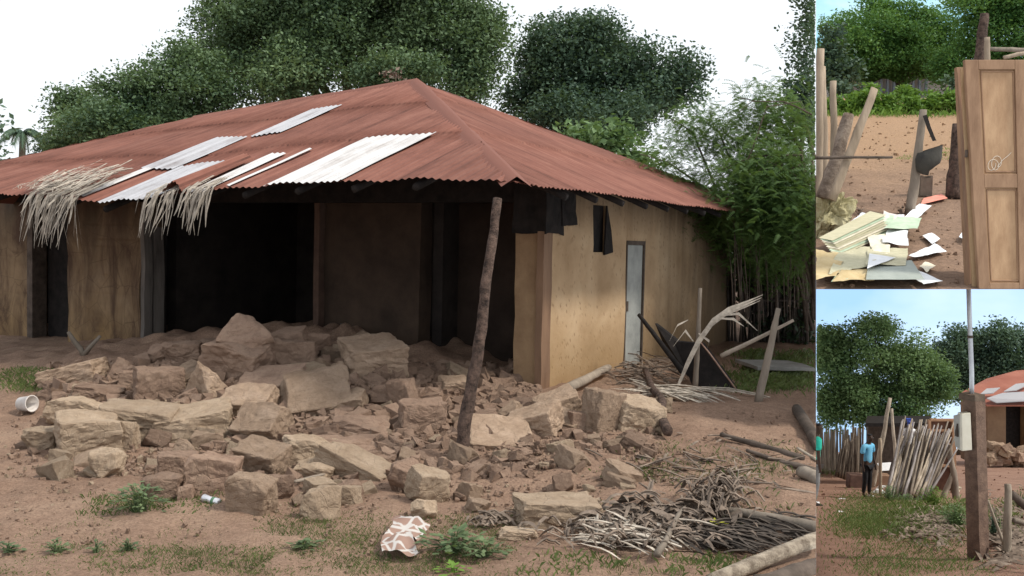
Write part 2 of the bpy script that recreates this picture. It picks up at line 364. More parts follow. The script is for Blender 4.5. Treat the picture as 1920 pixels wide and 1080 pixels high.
# ------------------------------------------------------------------ roof and house
A = Vector((.02, 7.5, 2.05)); u = Vector((-.875, .484, 0)); v = Vector((.484, .875, 0)); Z = Vector((0, 0, 1))
SL = 1.64/4.17
LF = 9.0; SP1, SP2, TT = 3.82, 7.87, 4.17
def ze(s): return float(np.interp(s, [0, .9, 2.4, 3.7, 4.6, 6.05, 9], [2.045, 2.085, 2.05, 1.975, 1.90, 1.99, 2.0]))+.008*math.sin(s*9)
def zr(s): return float(np.interp(s, [0, SP1, SP2, 9], [3.69, 3.69, 3.40, 3.38]))
def front_z(s, t_):
    z0 = ze(s); return z0+(zr(s)-z0)*t_/TT
def ttop(s): return float(np.interp(s, [0, SP1, SP2, LF], [0, TT, TT, .05]))
WL = .075
def corr_face(name, L, topf, zf, O, du, dv, mat, parent, t_start=0.0, s0=0.0, s1=None, lift=0.0, jag=.012, course=1.45, tcap=None, ph=0.0):
    s1 = L if s1 is None else s1
    n = int((s1-s0)/WL*6)+1; ss = np.linspace(s0, s1, n); V = []; UVs = []; F_ = []
    rows = []
    k = 0.0
    tt = [0.0]
    br = [0]
    fr = np.array([0, .25, .5, .75, .999, 1.0, 1.25, 1.5, 1.75, 1.999, 2.0, 2.5, 2.9])*course
    for i, s in enumerate(ss):
        top = max(topf(s), .01) if tcap is None else tcap
        jg = jag*mn.noise(Vector((s*5, 1.3, 7)))*2+jag*mn.noise(Vector((math.floor(s/.82)*3.3, 2, 2)))*2
        for j, t_ in enumerate(fr if tcap is None else np.linspace(0, 1, 6)*tcap):
            te = t_start+min(t_, top)
            if j == 0: te += jg
            saw = .018*(1-((t_/course) % 1.0)) if tcap is None else 0
            z = zf(s, te)+.0070*math.sin(2*math.pi*(s+ph)/WL)+saw+lift+.012*mn.noise(Vector((s*1.2, te*1.2, 3)))
            p = O+du*s+dv*te; V.append((p.x, p.y, z)); UVs.append((s, te))
    m = len(fr) if tcap is None else 6
    for i in range(n-1):
        for j in range(m-1): F_.append((i*m+j, (i+1)*m+j, (i+1)*m+j+1, i*m+j+1))
    me = npmesh(name, V, F_, True, UVs)
    o = link(name, me, mat)
    o.parent = parent; o.matrix_parent_inverse = Matrix.Translation(parent.location).inverted()
    return o
HOUSE = empty('mud_house', (.33, 9.8, .15), 'fire blackened mud house with rusty hipped corrugated roof and a collapsed front corner', 'house')
AO = Vector((A.x, A.y, 0))
roof = corr_face('roof', LF, ttop, front_z, AO, u, v, M_rust, HOUSE)
def kid(o, par):
    mw = o.matrix_world.copy(); o.parent = par; o.matrix_parent_inverse = Matrix.Identity(4)
    # roof mesh is in world coordinates with an identity world matrix
    return o
LR = 8.9
def rtop(s): return float(np.interp(s, [0, 4.17, LR], [0, SP1, .05]))
def right_z(s, t_):
    e0 = float(np.interp(s, [0, .4, 1.2, 4, 9], [2.045, 2.03, 2.05, 2.04, 2.05])); return e0+(3.69-2.05)*t_/SP1
roof2 = corr_face('roof_side', LR, rtop, right_z, AO, v, u, M_rust, HOUSE)
P1 = AO+u*SP1+v*TT+Z*3.69; P2 = AO+u*SP2+v*TT+Z*3.39; CR = AO+v*LR+Z*2.05; BL = AO+u*LF+Z*2.0; DL = AO+u*(LF+1)+v*LR+Z*2.0
mb = MB(); mb.poly([P1, CR, DL, P2]); mb.poly([P2, DL, BL]); mb.build('roof_back', M_rust, HOUSE)
# ridge and hip caps, rolled metal laid over the joints
def cap(pts, w_=.2):
    mb = MB(); pts = [Vector(p) for p in pts]; n = 5
    for i, p in enumerate(pts):
        tdir = (pts[min(i+1, len(pts)-1)]-pts[max(i-1, 0)]).normalized(); sd_ = tdir.cross(Z).normalized()
        for k in range(n):
            f = (k/(n-1)-.5)*2; mb.v.append(p+sd_*f*w_+Z*(.045-.075*abs(f)+.008*mn.noise(p*3+Vector((k, 0, 0)))))
    for i in range(len(pts)-1):
        for k in range(n-1): mb.f.append((i*n+k, i*n+k+1, (i+1)*n+k+1, (i+1)*n+k))
    mb.build('ridge_cap', M_rust, HOUSE, True)
cap([(A+Z*.01).lerp(P1-Z*.005, i/16) for i in range(17)], .12)
cap([(P1-Z*.01).lerp(P2-Z*.02, i/8) for i in range(9)], .10)
for s0, s1, t0, t1, mt, lb in ((1.66, 2.54, -.02, 1.40, M_zincb, 'bright white zinc sheet'), (4.20, 4.66, 2.02, 3.12, M_zinc, 'narrow grey zinc sheet'),
                               (4.72, 5.22, .92, 2.04, M_zinc, 'grey zinc sheet'), (3.86, 4.70, -.06, 1.02, M_zinc, 'wide grey zinc sheet'),
                               (3.27, 3.46, .0, 1.10, M_zincb, 'narrow white painted sheet'), (2.96, 3.03, .02, 1.15, M_zincb, 'thin white sheet edge'), (4.98, 5.14, .06, .95, M_zincb, 'white sheet strip')):
    o = corr_face('metal_sheet', 1, None, front_z, AO, u, v, mt, HOUSE, t0, s0, s1, .032, .01, tcap=t1-t0); o['label'] = lb+' patched onto the rusty roof'
# torn sheet curling up over the front eave
V = []; UVs = []; F_ = []
nn = 36; mm = 10
for i in range(nn):
    for j in range(mm):
        f = i/(nn-1); g = j/(mm-1); s = 3.50+.42*f; t_ = -.06+.92*g
        a = f*2.2; rr = .12
        p = AO+u*(3.50+.30*f-.05*math.sin(a))+v*t_
        V.append((p.x, p.y, front_z(s, t_)+.05+.10*math.sin(f*math.pi*.9)*(1-.4*g)+.008*math.sin(f*.42/WL*2*math.pi))); UVs.append((s, t_))
for i in range(nn-1):
    for j in range(mm-1): F_.append((i*mm+j, (i+1)*mm+j, (i+1)*mm+j+1, i*mm+j+1))
o = link('metal_sheet', npmesh('metal_sheet', V, F_, True, UVs), M_rust); o['label'] = 'torn rusty sheet curling up at the eave'
o.parent = HOUSE; o.matrix_parent_inverse = Matrix.Translation(HOUSE.location).inverted()
# rafters and wall plate under the sheets
for s in np.arange(.35, 8.6, .62):
    tp = ttop(s)
    if tp < .4: continue
    mb = MB(); p0 = AO+u*s+v*.06; p1 = AO+u*s+v*(tp*.96)
    stick(mb, (p0.x, p0.y, front_z(s, .06)-.075), (p1.x, p1.y, front_z(s, tp*.96)-.09), .035, .03, int(s*10), .006, 5); mb.build('rafter', M_soot, HOUSE, True)
for s in np.arange(.35, 8.6, .62):
    tp = rtop(s)
    if tp < .4: continue
    mb = MB(); p0 = AO+v*s+u*.05; p1 = AO+v*s+u*(tp*.96)
    stick(mb, (p0.x, p0.y, right_z(s, .05)-.07), (p1.x, p1.y, right_z(s, tp*.96)-.09), .03, .03, 50+int(s*10), .006, 5); mb.build('rafter', M_soot, HOUSE, True)
KV = Vector((K0[0], K0[1], 0)); PB = -.25
def pw(s, q, z):  # house coordinates: s along front, q inward
    p = KV+u*s+v*q; return Vector((p.x, p.y, z))
def wallbox(mb, s0, s1, q0, q1, z0, z1):
    mb.box(pw((s0+s1)/2, (q0+q1)/2, (z0+z1)/2), u*(s1-s0)/2, v*(q1-q0)/2, Z*(z1-z0)/2)
# side (right) wall, split round the door opening and the vent
ztopR = 2.34
mb = MB(); TH_ = .28
DQ0, DQ1, DZ = 2.07, 2.66, 1.66     # door opening along the side wall
VQ0, VQ1, VZ0, VZ1 = 1.12, 1.50, 1.52, 2.04
for q0, q1, z0, z1 in ((.14, VQ0, PB, ztopR), (VQ0, VQ1, PB, VZ0), (VQ0, VQ1, VZ1, ztopR), (VQ1, DQ0, PB, ztopR), (DQ0, DQ1, DZ, ztopR), (DQ1, 6.4, PB, ztopR)):
    mb.box(pw(TH_/2, (q0+q1)/2, (z0+z1)/2), u*TH_/2, v*(q1-q0)/2, Z*(z1-z0)/2)
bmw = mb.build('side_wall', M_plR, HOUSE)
# surface unevenness
bm = bmesh.new(); bm.from_mesh(bmw.data); bmesh.ops.remove_doubles(bm, verts=bm.verts, dist=.0005)
bmesh.ops.subdivide_edges(bm, edges=[e for e in bm.edges if e.calc_length() > .2], cuts=6, use_grid_fill=True)
for q in bm.verts: q.co += Vector((.879, -.478, 0))*mn.fractal(q.co*1.7, 1, 2, 3)*.02
bm.to_mesh(bmw.data); bm.free()
# black patch on the hole edge; black panel paints the vent's dark inside
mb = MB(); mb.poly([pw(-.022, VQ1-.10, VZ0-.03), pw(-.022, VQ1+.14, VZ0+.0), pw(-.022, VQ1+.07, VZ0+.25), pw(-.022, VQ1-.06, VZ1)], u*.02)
mb.build('vent_dark_patch', M_soot, HOUSE)
mb = MB(); wallbox(mb, .05, .08, VQ0+.002, VQ1-.002, VZ0+.002, VZ1-.002); mb.build('vent_dark_panel', M_soot, HOUSE)
mb = MB(); wallbox(mb, .012, .05, DQ0+.025, DQ1-.025, .02, DZ-.05)
door = mb.build('door', simple('pale grey door paint', (.27, .28, .265), (.40, .41, .385), 5, .75, .3), HOUSE, bevel=.006)
mb = MB()
for q0, q1, z0, z1 in ((DQ0, DQ0+.03, 0, DZ), (DQ1-.035, DQ1, 0, DZ), (DQ0+.03, DQ1-.035, DZ-.05, DZ)): wallbox(mb, -.012, .16, q0, q1, z0, z1)
mb.build('door_frame', M_wooddk, HOUSE)
# corner post and pilaster
mb = MB(); wallbox(mb, .0, .075, -.05, .14, PB, 1.72); mb.build('corner_post', simple('brown corner board', (.16, .095, .06), (.26, .16, .10), 5, .8, .4, stretch=(1, 1, .2)), HOUSE, rough=(6, .01, 3))
mb = MB(); wallbox(mb, .075, .34, 0, .30, PB, 1.70); mb.build('pilaster', simple('brown mud face', (.24, .15, .085), (.35, .235, .135), 4, .9, .5), HOUSE, rough=(6, .014, 3))
mb = MB(); wallbox(mb, -.02, .36, -.03, .34, 1.70, 2.36); wallbox(mb, -.035, .0, .3, .62, 1.80, 2.34); mb.build('wall_head', M_soot, HOUSE, rough=(6, .03, 4))
# front: lintel beam, wall pieces, pillar
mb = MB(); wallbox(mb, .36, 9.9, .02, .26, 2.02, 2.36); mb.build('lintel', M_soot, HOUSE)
mb = MB(); wallbox(mb, 8.07, 9.9, 0, .3, PB, 2.02); mb.build('front_wall', M_plF, HOUSE, rough=(8, .02, 2))
mb = MB(); wallbox(mb, 5.32, 6.67, -.42, -.10, PB, 2.02); mb.build('front_pillar', M_plF, HOUSE, rough=(12, .035, 2.2))
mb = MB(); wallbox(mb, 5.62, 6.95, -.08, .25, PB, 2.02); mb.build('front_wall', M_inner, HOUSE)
mb = MB(); wallbox(mb, 5.25, 5.315, -.42, -.30, PB, 2.0); wallbox(mb, 5.25, 5.30, -.27, -.12, PB, 1.7); mb.build('door_post', simple('grey scorched board', (.07, .06, .055), (.20, .18, .16), 5, .9, .5, stretch=(1, 1, .2)), HOUSE, rough=(5, .02, 3))
mb = MB(); wallbox(mb, 6.96, 7.04, .0, .18, PB, 2.0); wallbox(mb, 7.95, 8.065, -.02, .2, PB, 2.0); mb.build('door_frame', M_wooddk, HOUSE)
mb = MB(); wallbox(mb, 7.05, 7.94, .22, .25, PB, 2.0); mb.build('doorway_dark_panel', M_soot, HOUSE)  # black panel paints the dark inside the doorway
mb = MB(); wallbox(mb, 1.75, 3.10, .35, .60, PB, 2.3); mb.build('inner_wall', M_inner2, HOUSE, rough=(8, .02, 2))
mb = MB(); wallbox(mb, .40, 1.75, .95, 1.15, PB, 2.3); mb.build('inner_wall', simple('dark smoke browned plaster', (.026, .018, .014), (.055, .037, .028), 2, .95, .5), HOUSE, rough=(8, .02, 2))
mb = MB(); wallbox(mb, -.004, .012, DQ0+.07, DQ0+.11, .82, .94); mb.build('door_handle', M_wooddk, HOUSE)
mb = MB(); wallbox(mb, 3.10, 3.18, .25, .62, PB, 2.3); mb.build('door_jamb', simple('scorched red brown jamb', (.07, .042, .032), (.12, .075, .055), 5, .9, .4), HOUSE, rough=(5, .01, 3))
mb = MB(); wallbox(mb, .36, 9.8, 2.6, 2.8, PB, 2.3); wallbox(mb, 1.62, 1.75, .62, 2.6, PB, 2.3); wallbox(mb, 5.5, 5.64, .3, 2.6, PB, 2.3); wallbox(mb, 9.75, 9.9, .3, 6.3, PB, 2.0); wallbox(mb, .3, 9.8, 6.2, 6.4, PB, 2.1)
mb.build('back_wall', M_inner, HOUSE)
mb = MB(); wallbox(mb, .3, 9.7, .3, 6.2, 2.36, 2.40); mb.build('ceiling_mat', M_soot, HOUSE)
# two little switch plates on the inner wall
for px in (629, 642):
    r = ray(px, 612); n_ = np.array(v); t_ = ((np.array(pw(0, .335, 0))-CAM)@n_)/(r@n_); p = CAM+r*t_
    mb = MB(); mb.box(Vector(p), u*.022, v*.008, Z*.03); mb.build('wall_socket', simple('grey plastic', (.28, .27, .26), (.34, .33, .32), 5, .6, 0), HOUSE, bevel=.003)
# ------------------------------------------------------------------ leaning prop post under the eave corner
pb = hit(865, 862)
pts = [at(px, py, d) for px, py, d in ((865, 872, pb[1]), (870, 800, pb[1]+.02), (884, 725, pb[1]+.05), (898, 650, pb[1]+.08), (905, 600, pb[1]+.10), (912, 520, pb[1]+.15), (924, 450, pb[1]+.2), (933, 372, pb[1]+.25))]
P_ = []
for i in range(len(pts)-1):
    for k in range(4): P_.append(Vector(pts[i]).lerp(Vector(pts[i+1]), k/4)+Vector(mn.noise_vector(Vector((i*4+k, 2, 5))*.5))*.008)
P_.append(Vector(pts[-1]))
mb = MB(); mb.tube(P_, [.048-.016*i/len(P_)+.006*mn.noise(Vector((i*.6, 0, 0))) for i in range(len(P_))], 12, .10, 3)
rebase(tag(mb.build('prop_post', M_bark, smooth=True), 'crooked barked tree pole leaning up to hold the roof corner', 'post'), pb)
# ------------------------------------------------------------------ rubble blocks
def hull_mesh(name, seed, shape, levels=3, amp=.035):
    r_ = random.Random(seed); bm = bmesh.new()
    pts = []
    if shape == 'slab': cut = .10
    elif shape == 'block': cut = .22
    else: cut = .42
    for i in (-1, 1):
        for j in (-1, 1):
            for k in (-1, 1):
                c = Vector((i, j, k)); jit = .13 if shape != 'lump' else .30
                if r_.random() < (.5 if shape == 'lump' else .3):
                    for ax in range(3):
                        d = c.copy(); d[ax] *= 1-cut*2*r_.uniform(.5, 1.3); pts.append(d+Vector([r_.uniform(-1, 1)*jit*.5 for _ in range(3)]))
                else: pts.append(c*(1-r_.random()*jit)+Vector([r_.uniform(-1, 1)*jit*.6 for _ in range(3)]))
    if shape == 'peak':
        pts = [p for p in pts if p.z < 0]+[Vector((r_.uniform(-.35, .1), r_.uniform(-.3, .3), 1)), Vector((.2, .1, .75)), Vector((-.45, .1, .5))]
    for p in pts: bm.verts.new(p*.5)
    res = bmesh.ops.convex_hull(bm, input=bm.verts)
    bmesh.ops.delete(bm, geom=[g for g in res['geom_interior'] if isinstance(g, bmesh.types.BMVert)], context='VERTS')
    for _ in range(0 if shape == 'peak' else (r_.choice((2, 3, 4)) if shape == 'lump' else r_.choice((1, 1, 2)))):
        nn_ = Vector([r_.choice((-1, 1))*r_.uniform(.25, 1) for _k in range(3)]).normalized()
        bmesh.ops.bisect_plane(bm, geom=bm.verts[:]+bm.edges[:]+bm.faces[:], plane_co=nn_*(r_.uniform(.38, .52) if shape == 'lump' else r_.uniform(.50, .66)), plane_no=nn_, clear_outer=True)
        es = [e for e in bm.edges if e.is_boundary]
        if es: bmesh.ops.holes_fill(bm, edges=es)
    bmesh.ops.dissolve_limit(bm, angle_limit=.12, verts=bm.verts, edges=bm.edges)
    bmesh.ops.bevel(bm, geom=list(bm.edges), offset=.022, segments=1, affect='EDGES')
    bmesh.ops.triangulate(bm, faces=bm.faces)
    for _ in range(levels):
        es = [e for e in bm.edges if e.calc_length() > .5/2**_]
        if es: bmesh.ops.subdivide_edges(bm, edges=es, cuts=1); bmesh.ops.triangulate(bm, faces=[f for f in bm.faces if len(f.verts) > 3])
    es = [e for e in bm.edges if e.calc_length() > .07]
    if es and levels > 2: bmesh.ops.subdivide_edges(bm, edges=es, cuts=1); bmesh.ops.triangulate(bm, faces=[f for f in bm.faces if len(f.verts) > 3])
    o = Vector((seed*1.7, seed*.3, seed*.9))
    for q in bm.verts:
        a = mn.fractal(q.co*3+o, .8, 2.1, 5); rg = abs(mn.noise(q.co*2.3+o*2)); q.co += q.co.normalized()*(a*amp*1.5-max(0, .12-rg)*amp*4)+Vector(mn.noise_vector(q.co*1.6+o))*amp*1.0+Vector(mn.noise_vector(q.co*9+o))*amp*.5
    bmesh.ops.recalc_face_normals(bm, faces=bm.faces)
    me = bpy.data.meshes.new(name); bm.to_mesh(me); bm.free(); return me
NR = [0]
def rock(cx, cy, w_, h_, shape, mat, label, yb=None, yaw=0, tilt=(0, 0), dep=.75, hh=1.0):
    NR[0] += 1; b = hit(cx, yb if yb else cy+h_*.46); d = b[1]
    me = hull_mesh('mud_block', NR[0]*13+5, shape)
    o = link('mud_block', me, mat); c = at(cx, cy, d+.10*w_/100)
    W = w_*d/F_PX; H = h_*d/F_PX*hh
    me.transform(Matrix.Diagonal((W*1.08, W*dep*1.08, H*1.08, 1))); o.location = Vector(c); o.rotation_euler = (math.radians(tilt[0]), math.radians(tilt[1]), math.radians(yaw))
    tag(o, label, 'mud block', 'broken mud blocks of the collapsed wall'); return o
Rk, Rr, Ry = M_rock, M_rockred, M_rockyel
for a in (
 (462, 620, 95, 70, 'peak', Rr, 'pointed brown mud block at the very top of the rubble heap', 700, 10),
 (455, 668, 112, 66, 'slab', Rr, 'big brown mud block directly below the pointed top block', 706, -20, (8, 4), .9),
 (550, 668, 76, 60, 'block', Rr, 'squarish brown block right of the big block under the heap top', 700, 12),
 (700, 673, 106, 62, 'slab', Rk, 'pale flat topped block alone on the heap before the dark inner room', 703, 25, (10, -4), .9),
 (138, 706, 102, 42, 'slab', Rk, 'long layered slab tilted upward at the left end of the rubble', None, -5, (0, -14), .6),
 (120, 742, 50, 16, 'slab', Rr, 'thin slab lying flat under the long tilted slab', None, 0),
 (228, 688, 46, 38, 'peak', Rr, 'small pointed block right of the long tilted slab', None, 0),
 (300, 722, 86, 62, 'block', Rr, 'chunky brown block left of the large pale wedge', None, 25),
 (385, 714, 90, 84, 'peak', Rk, 'large pale wedge with a flat sloping face in the left heap', None, -30, (20, 8)),
 (190, 740, 84, 32, 'slab', Rr, 'low broken slab behind the crumbling yellow lump', None, 8, (0, 5)),
 (595, 745, 112, 58, 'slab', Rk, 'flat angular plate tilted toward the viewer in mid heap', None, 20, (38, -5), .95),
 (512, 722, 118, 44, 'slab', Rr, 'wide brown slab with a slanting top behind the tilted plate', None, -10, (20, -6)),
 (470, 756, 92, 50, 'slab', Rk, 'tan slab lying between the pale wedge and the tilted plate', None, -15, (30, 0)),
 (495, 798, 92, 60, 'slab', Rk, 'tan plate with a scooped face leaning in the centre left', None, -20, (40, -8), .8),
 (365, 797, 130, 62, 'slab', Ry, 'large pale rectangular slab with a sharp front edge', None, 14, (8, -8), .7),
 (262, 785, 128, 54, 'slab', Ry, 'cracked yellow slab joined to the large rectangular one', 830, 5, (4, 6), .8),
 (168, 816, 112, 74, 'block', Ry, 'big yellow block with a flat top at the left front', None, 28, (6, 0), .8),
 (155, 770, 96, 46, 'lump', Ry, 'crumbling yellow lump behind the big flat topped block', 800, 0),
 (236, 822, 46, 58, 'lump', Ry, 'narrow crumbly piece right against the big yellow block', None, 0),
 (200, 874, 62, 56, 'lump', Ry, 'rough ball of yellow clay in front of the left blocks', None, 0),
 (78, 824, 56, 40, 'lump', Ry, 'low mound of crumbled clay at the far left of the rubble', None, 0),
 (332, 876, 66, 50, 'block', Rr, 'dark brown block behind the deeply cracked block', 905, 12),
 (402, 892, 88, 72, 'block', Rr, 'dark brown rounded block with a deep arched crack', None, 6, (0, 4)),
 (345, 838, 52, 34, 'peak', Rk, 'small triangular piece above the dark cracked block', None, 0),
 (492, 862, 90, 58, 'slab', Rk, 'pale lumpy block with a white rim in the front middle', None, -16, (18, 6)),
 (302, 916, 68, 44, 'lump', Rr, 'low brown lump beside the leafy weed', None, 10),
 (348, 925, 26, 26, 'lump', Rr, 'small round lump between the low lump and the drink can', None, 10),
 (472, 932, 80, 74, 'block', Rk, 'upright brown block at the front beside the can', None, -12, (0, 6), .7),
 (525, 915, 50, 46, 'lump', Rr, 'rounded lump behind the upright front block', None, 0),
 (665, 878, 130, 50, 'slab', Ry, 'long layered slab sloping down to the right in front', None, -16, (10, 22), .45),
 (583, 846, 96, 46, 'lump', Ry, 'broad yellow lump at the upper end of the sloping slab', 880, 0, (0, 5)),
 (590, 884, 72, 32, 'lump', Ry, 'small smooth yellow stone below the broad lump', None, -10, (0, 10)),
 (804, 913, 66, 58, 'block', Ry, 'faceted yellow boulder in front of the leaning pole', None, 30, (10, 10), .9),
 (762, 895, 56, 58, 'lump', Rr, 'brown lump left of the faceted yellow boulder', None, 0),
 (795, 956, 46, 32, 'lump', Ry, 'small clay piece nearest the grass below the boulder', None, 0),
 (600, 945, 62, 62, 'lump', Ry, 'crumbly yellow heap piece with a knobbly top at the front', None, 0),
 (655, 930, 46, 36, 'lump', Ry, 'crumbly knob right of the knobbly front piece', None, 0),
 (936, 826, 118, 46, 'slab', Rk, 'wide flat pale plate just right of the pole foot', 836, 8, (24, 4), .8),
 (790, 782, 78, 62, 'block', Rr, 'dark hollow sided block left of the leaning pole', None, 15),
 (755, 745, 46, 62, 'block', Rr, 'upright thin brown piece behind the hollow block', None, -20, (0, -12)),
 (850, 722, 52, 26, 'slab', Rk, 'small flat tan slab behind the pole at mid heap', None, 20, (15, 0)),
 (680, 800, 120, 40, 'lump', Rr, 'long crumbled brown ridge in the middle of the heap', None, -5),
 (650, 835, 120, 34, 'lump', Rr, 'low crumbled ridge above the sloping slab', None, -5),
 (1000, 792, 92, 48, 'slab', Rk, 'pale slab tipped against the corner rubble', None, -20, (14, -14)),
 (1048, 768, 76, 58, 'slab', Rk, 'tan slanted block left of the upright pair at the wall corner', None, 20, (10, -20)),
 (1084, 792, 32, 38, 'block', Rr, 'small dark faced block before the upright pair', None, 20),
 (1128, 773, 62, 78, 'block', Rk, 'upright pale block with a dark left side near the wall corner', None, 38, (0, 8), .9),
 (1192, 780, 80, 60, 'block', Ry, 'pale topped block right of the upright one near the wall corner', None, 20, (10, 8), .9),
 (1040, 963, 150, 66, 'block', Ry, 'big lone block with a shaded left side in the right foreground', None, 18, (4, 4), .6),
 (972, 1002, 72, 26, 'lump', Ry, 'low yellow lump just in front of the lone big block', None, 0),
 (622, 655, 34, 30, 'block', Rr, 'small block in front of the two wall sockets', None, 0),
 (540, 632, 62, 26, 'slab', Rr, 'thin slab on the heap right of the pointed top block', 668, 0, (10, -8)),
 (592, 640, 50, 30, 'lump', Rr, 'dark lump at the foot of the dark inner wall', 665, 0),
 (345, 660, 66, 36, 'lump', Rr, 'rounded lump in the dim left back of the heap', None, 0),
 (392, 652, 44, 30, 'lump', Rr, 'dim lump left of the pointed top block', None, 0),
 (300, 664, 46, 30, 'lump', Rr, 'dim lump farthest left at the big dark opening', None, 0),
 (250, 712, 50, 34, 'block', Rr, 'small block squeezed behind the chunky brown block', None, 12),
): rock(*a)
# many smaller chunks between the blocks: individuals copied from twelve prototypes
protos = [hull_mesh('mud_chunk', 900+i*7, ('lump', 'block', 'block', 'slab')[i % 4], 2, .05) for i in range(12)]
pm = [protos[i] for i in range(12)]
for i, me in enumerate(pm): me.materials.append((Rk, Rr, Rr, Ry)[(i*5+i//4) % 4])
GR = 'small mud chunks scattered through the rubble'
cnt = 0
zones = [((90, 1010), (690, 800), 95), ((250, 980), (790, 900), 80), ((430, 700), (650, 720), 30), ((940, 1250), (760, 880), 32), ((560, 900), (880, 960), 16), ((30, 260), (820, 900), 12), ((1040, 1240), (850, 930), 8)]
for (xa, xb_), (ya, yb_), n in zones:
    for i in range(n):
        px = rnd.uniform(xa, xb_); py = rnd.uniform(ya, yb_)
        if py < 760 and px > 740 and py < 690+(px-740)*.0+10: continue
        b = hit(px, py); s_ = rnd.choice((16, 20, 26, 34, 44))*rnd.uniform(.8, 1.2)*b[1]/F_PX
        o = bpy.data.objects.new('mud_chunk', pm[rnd.randrange(12)]); sc.collection.objects.link(o)
        o.location = (b[0], b[1], b[2]+s_*.18); o.scale = (s_*rnd.uniform(.9, 1.5), s_*rnd.uniform(.8, 1.1), s_*rnd.uniform(.6, .9))
        o.rotation_euler = (rnd.uniform(-.5, .5), rnd.uniform(-.5, .5), rnd.uniform(0, 6.3))
        tag(o, 'small broken mud chunk lying loose among the larger rubble blocks', 'mud chunk', GR); cnt += 1
# crumbs and clods: one object
r2 = np.random.default_rng(3)
def crumbs(name, regions, mats, fn, seed=1, zoff=.3):
    r2 = np.random.default_rng(seed); base = np.array([[a, b, c_] for a in (-.7, .7) for b in (-.7, .7) for c_ in (-.7, .7)], float)
    fc = np.array([[0, 1, 3, 2], [4, 6, 7, 5], [0, 4, 5, 1], [2, 3, 7, 6], [0, 2, 6, 4], [1, 5, 7, 3]])
    V = []; F_ = []; c = 0
    for (xa, xb_), (ya, yb_), n, lo, hi in regions:
        for i in range(n):
            px = r2.uniform(xa, xb_); py = r2.uniform(ya, yb_); b = fn(px, py); s_ = (lo+(hi-lo)*r2.random()**2.5)*b[1]/F_PX
            q = (base+r2.uniform(-.38, .38, (8, 3)))*s_*r2.uniform(.55, 1.2, 3); e_ = r2.uniform(-.6, .6); q = q@np.array([[1, 0, 0], [0, math.cos(e_), math.sin(e_)], [0, -math.sin(e_), math.cos(e_)]]); an = r2.uniform(0, 6.3); ca, sa = math.cos(an), math.sin(an)
            q = q@np.array([[ca, sa, 0], [-sa, ca, 0], [0, 0, 1]]); V.append(q+b+np.array([0, 0, s_*zoff])); F_.append(fc+c*8); c += 1
    o = link(name, npmesh(name, np.concatenate(V), np.concatenate(F_)), mats); return o
o = crumbs('rubble_crumbs', [((90, 1010), (690, 800), 1300, 6, 20), ((300, 1000), (790, 900), 700, 5, 17), ((940, 1230), (750, 850), 260, 5, 16), ((90, 1010), (680, 800), 2600, 2, 9), ((200, 1000), (790, 900), 2200, 2, 8), ((20, 1250), (800, 960), 1500, 1.5, 6), ((0, 1525), (760, 1075), 2600, 1, 5), ((940, 1240), (740, 880), 900, 2, 8), ((430, 740), (640, 700), 600, 2, 7)], M_rockred, hit, 4)
tag(o, 'loose crumbs of broken mud spread round the rubble blocks', 'crumbs', None, 'stuff')
o = crumbs('pale_crumbs', [((90, 700), (740, 900), 700, 2, 8), ((0, 1250), (780, 960), 700, 1, 5)], M_rockyel, hit, 5)
tag(o, 'pale yellow clay crumbs sprinkled over the yard and rubble', 'crumbs', None, 'stuff')
# ------------------------------------------------------------------ grass and weeds in the yard
def blades(name, regions, mat, fn, seed=1, label=None, clip=None):
    r2 = np.random.default_rng(seed); V = []; c = 0
    for (xa, xb_), (ya, yb_), n, h, clumpy in regions:
        k = max(1, n//14)
        cs = [(r2.uniform(xa, xb_), r2.uniform(ya, yb_)) for _ in range(k)]
        for cx, cy in cs:
            b = fn(cx, cy)
            for i in range(14):
                p = b+np.array([r2.normal(0, clumpy), r2.normal(0, clumpy), -.005]); hh = h*r2.uniform(.4, 1.2); a = r2.uniform(0, 6.3); le = r2.uniform(.2, 1.0)*hh
                w_ = np.array([math.cos(a+1.57), math.sin(a+1.57), 0])*hh*.045+.0; d = np.array([math.cos(a), math.sin(a), 0])
                V += [p-w_, p+w_, p+d*le*.4+np.array([0, 0, hh*.65])+w_*.8, p+d*le+np.array([0, 0, hh*.85])]
    V = np.array(V); Fq = np.arange(len(V)).reshape(-1, 4)
    if clip is not None:
        X, Y_ = proj(V); ok = clip(X, Y_).reshape(-1, 4).all(1); Fq = Fq[ok]
    o = link(name, npmesh(name, V, Fq), mat)
    return tag(o, label, 'grass', None, 'stuff')
mainclip = lambda X, Y_: X < 1529.8
blades('grass', [((0, 90), (690, 735), 1600, .05, .08), ((500, 960), (965, 1075), 9000, .022, .06), ((0, 520), (1025, 1075), 5000, .022, .06), ((170, 400), (930, 970), 1000, .04, .05), ((0, 900), (940, 1075), 1600, .02, .05),
                 ((1380, 1528), (660, 735), 3200, .09, .12), ((1180, 1480), (830, 900), 1000, .035, .08), ((1100, 1500), (860, 1000), 700, .04, .06), ((980, 1400), (1045, 1078), 700, .05, .05)], M_grass, hit, 3,
       'thin patchy green grass growing on the red dirt yard', mainclip)
M_leafW = leafmat('weed leaves', (.06, .10, .045), (.19, .25, .12), 6.0, .3)
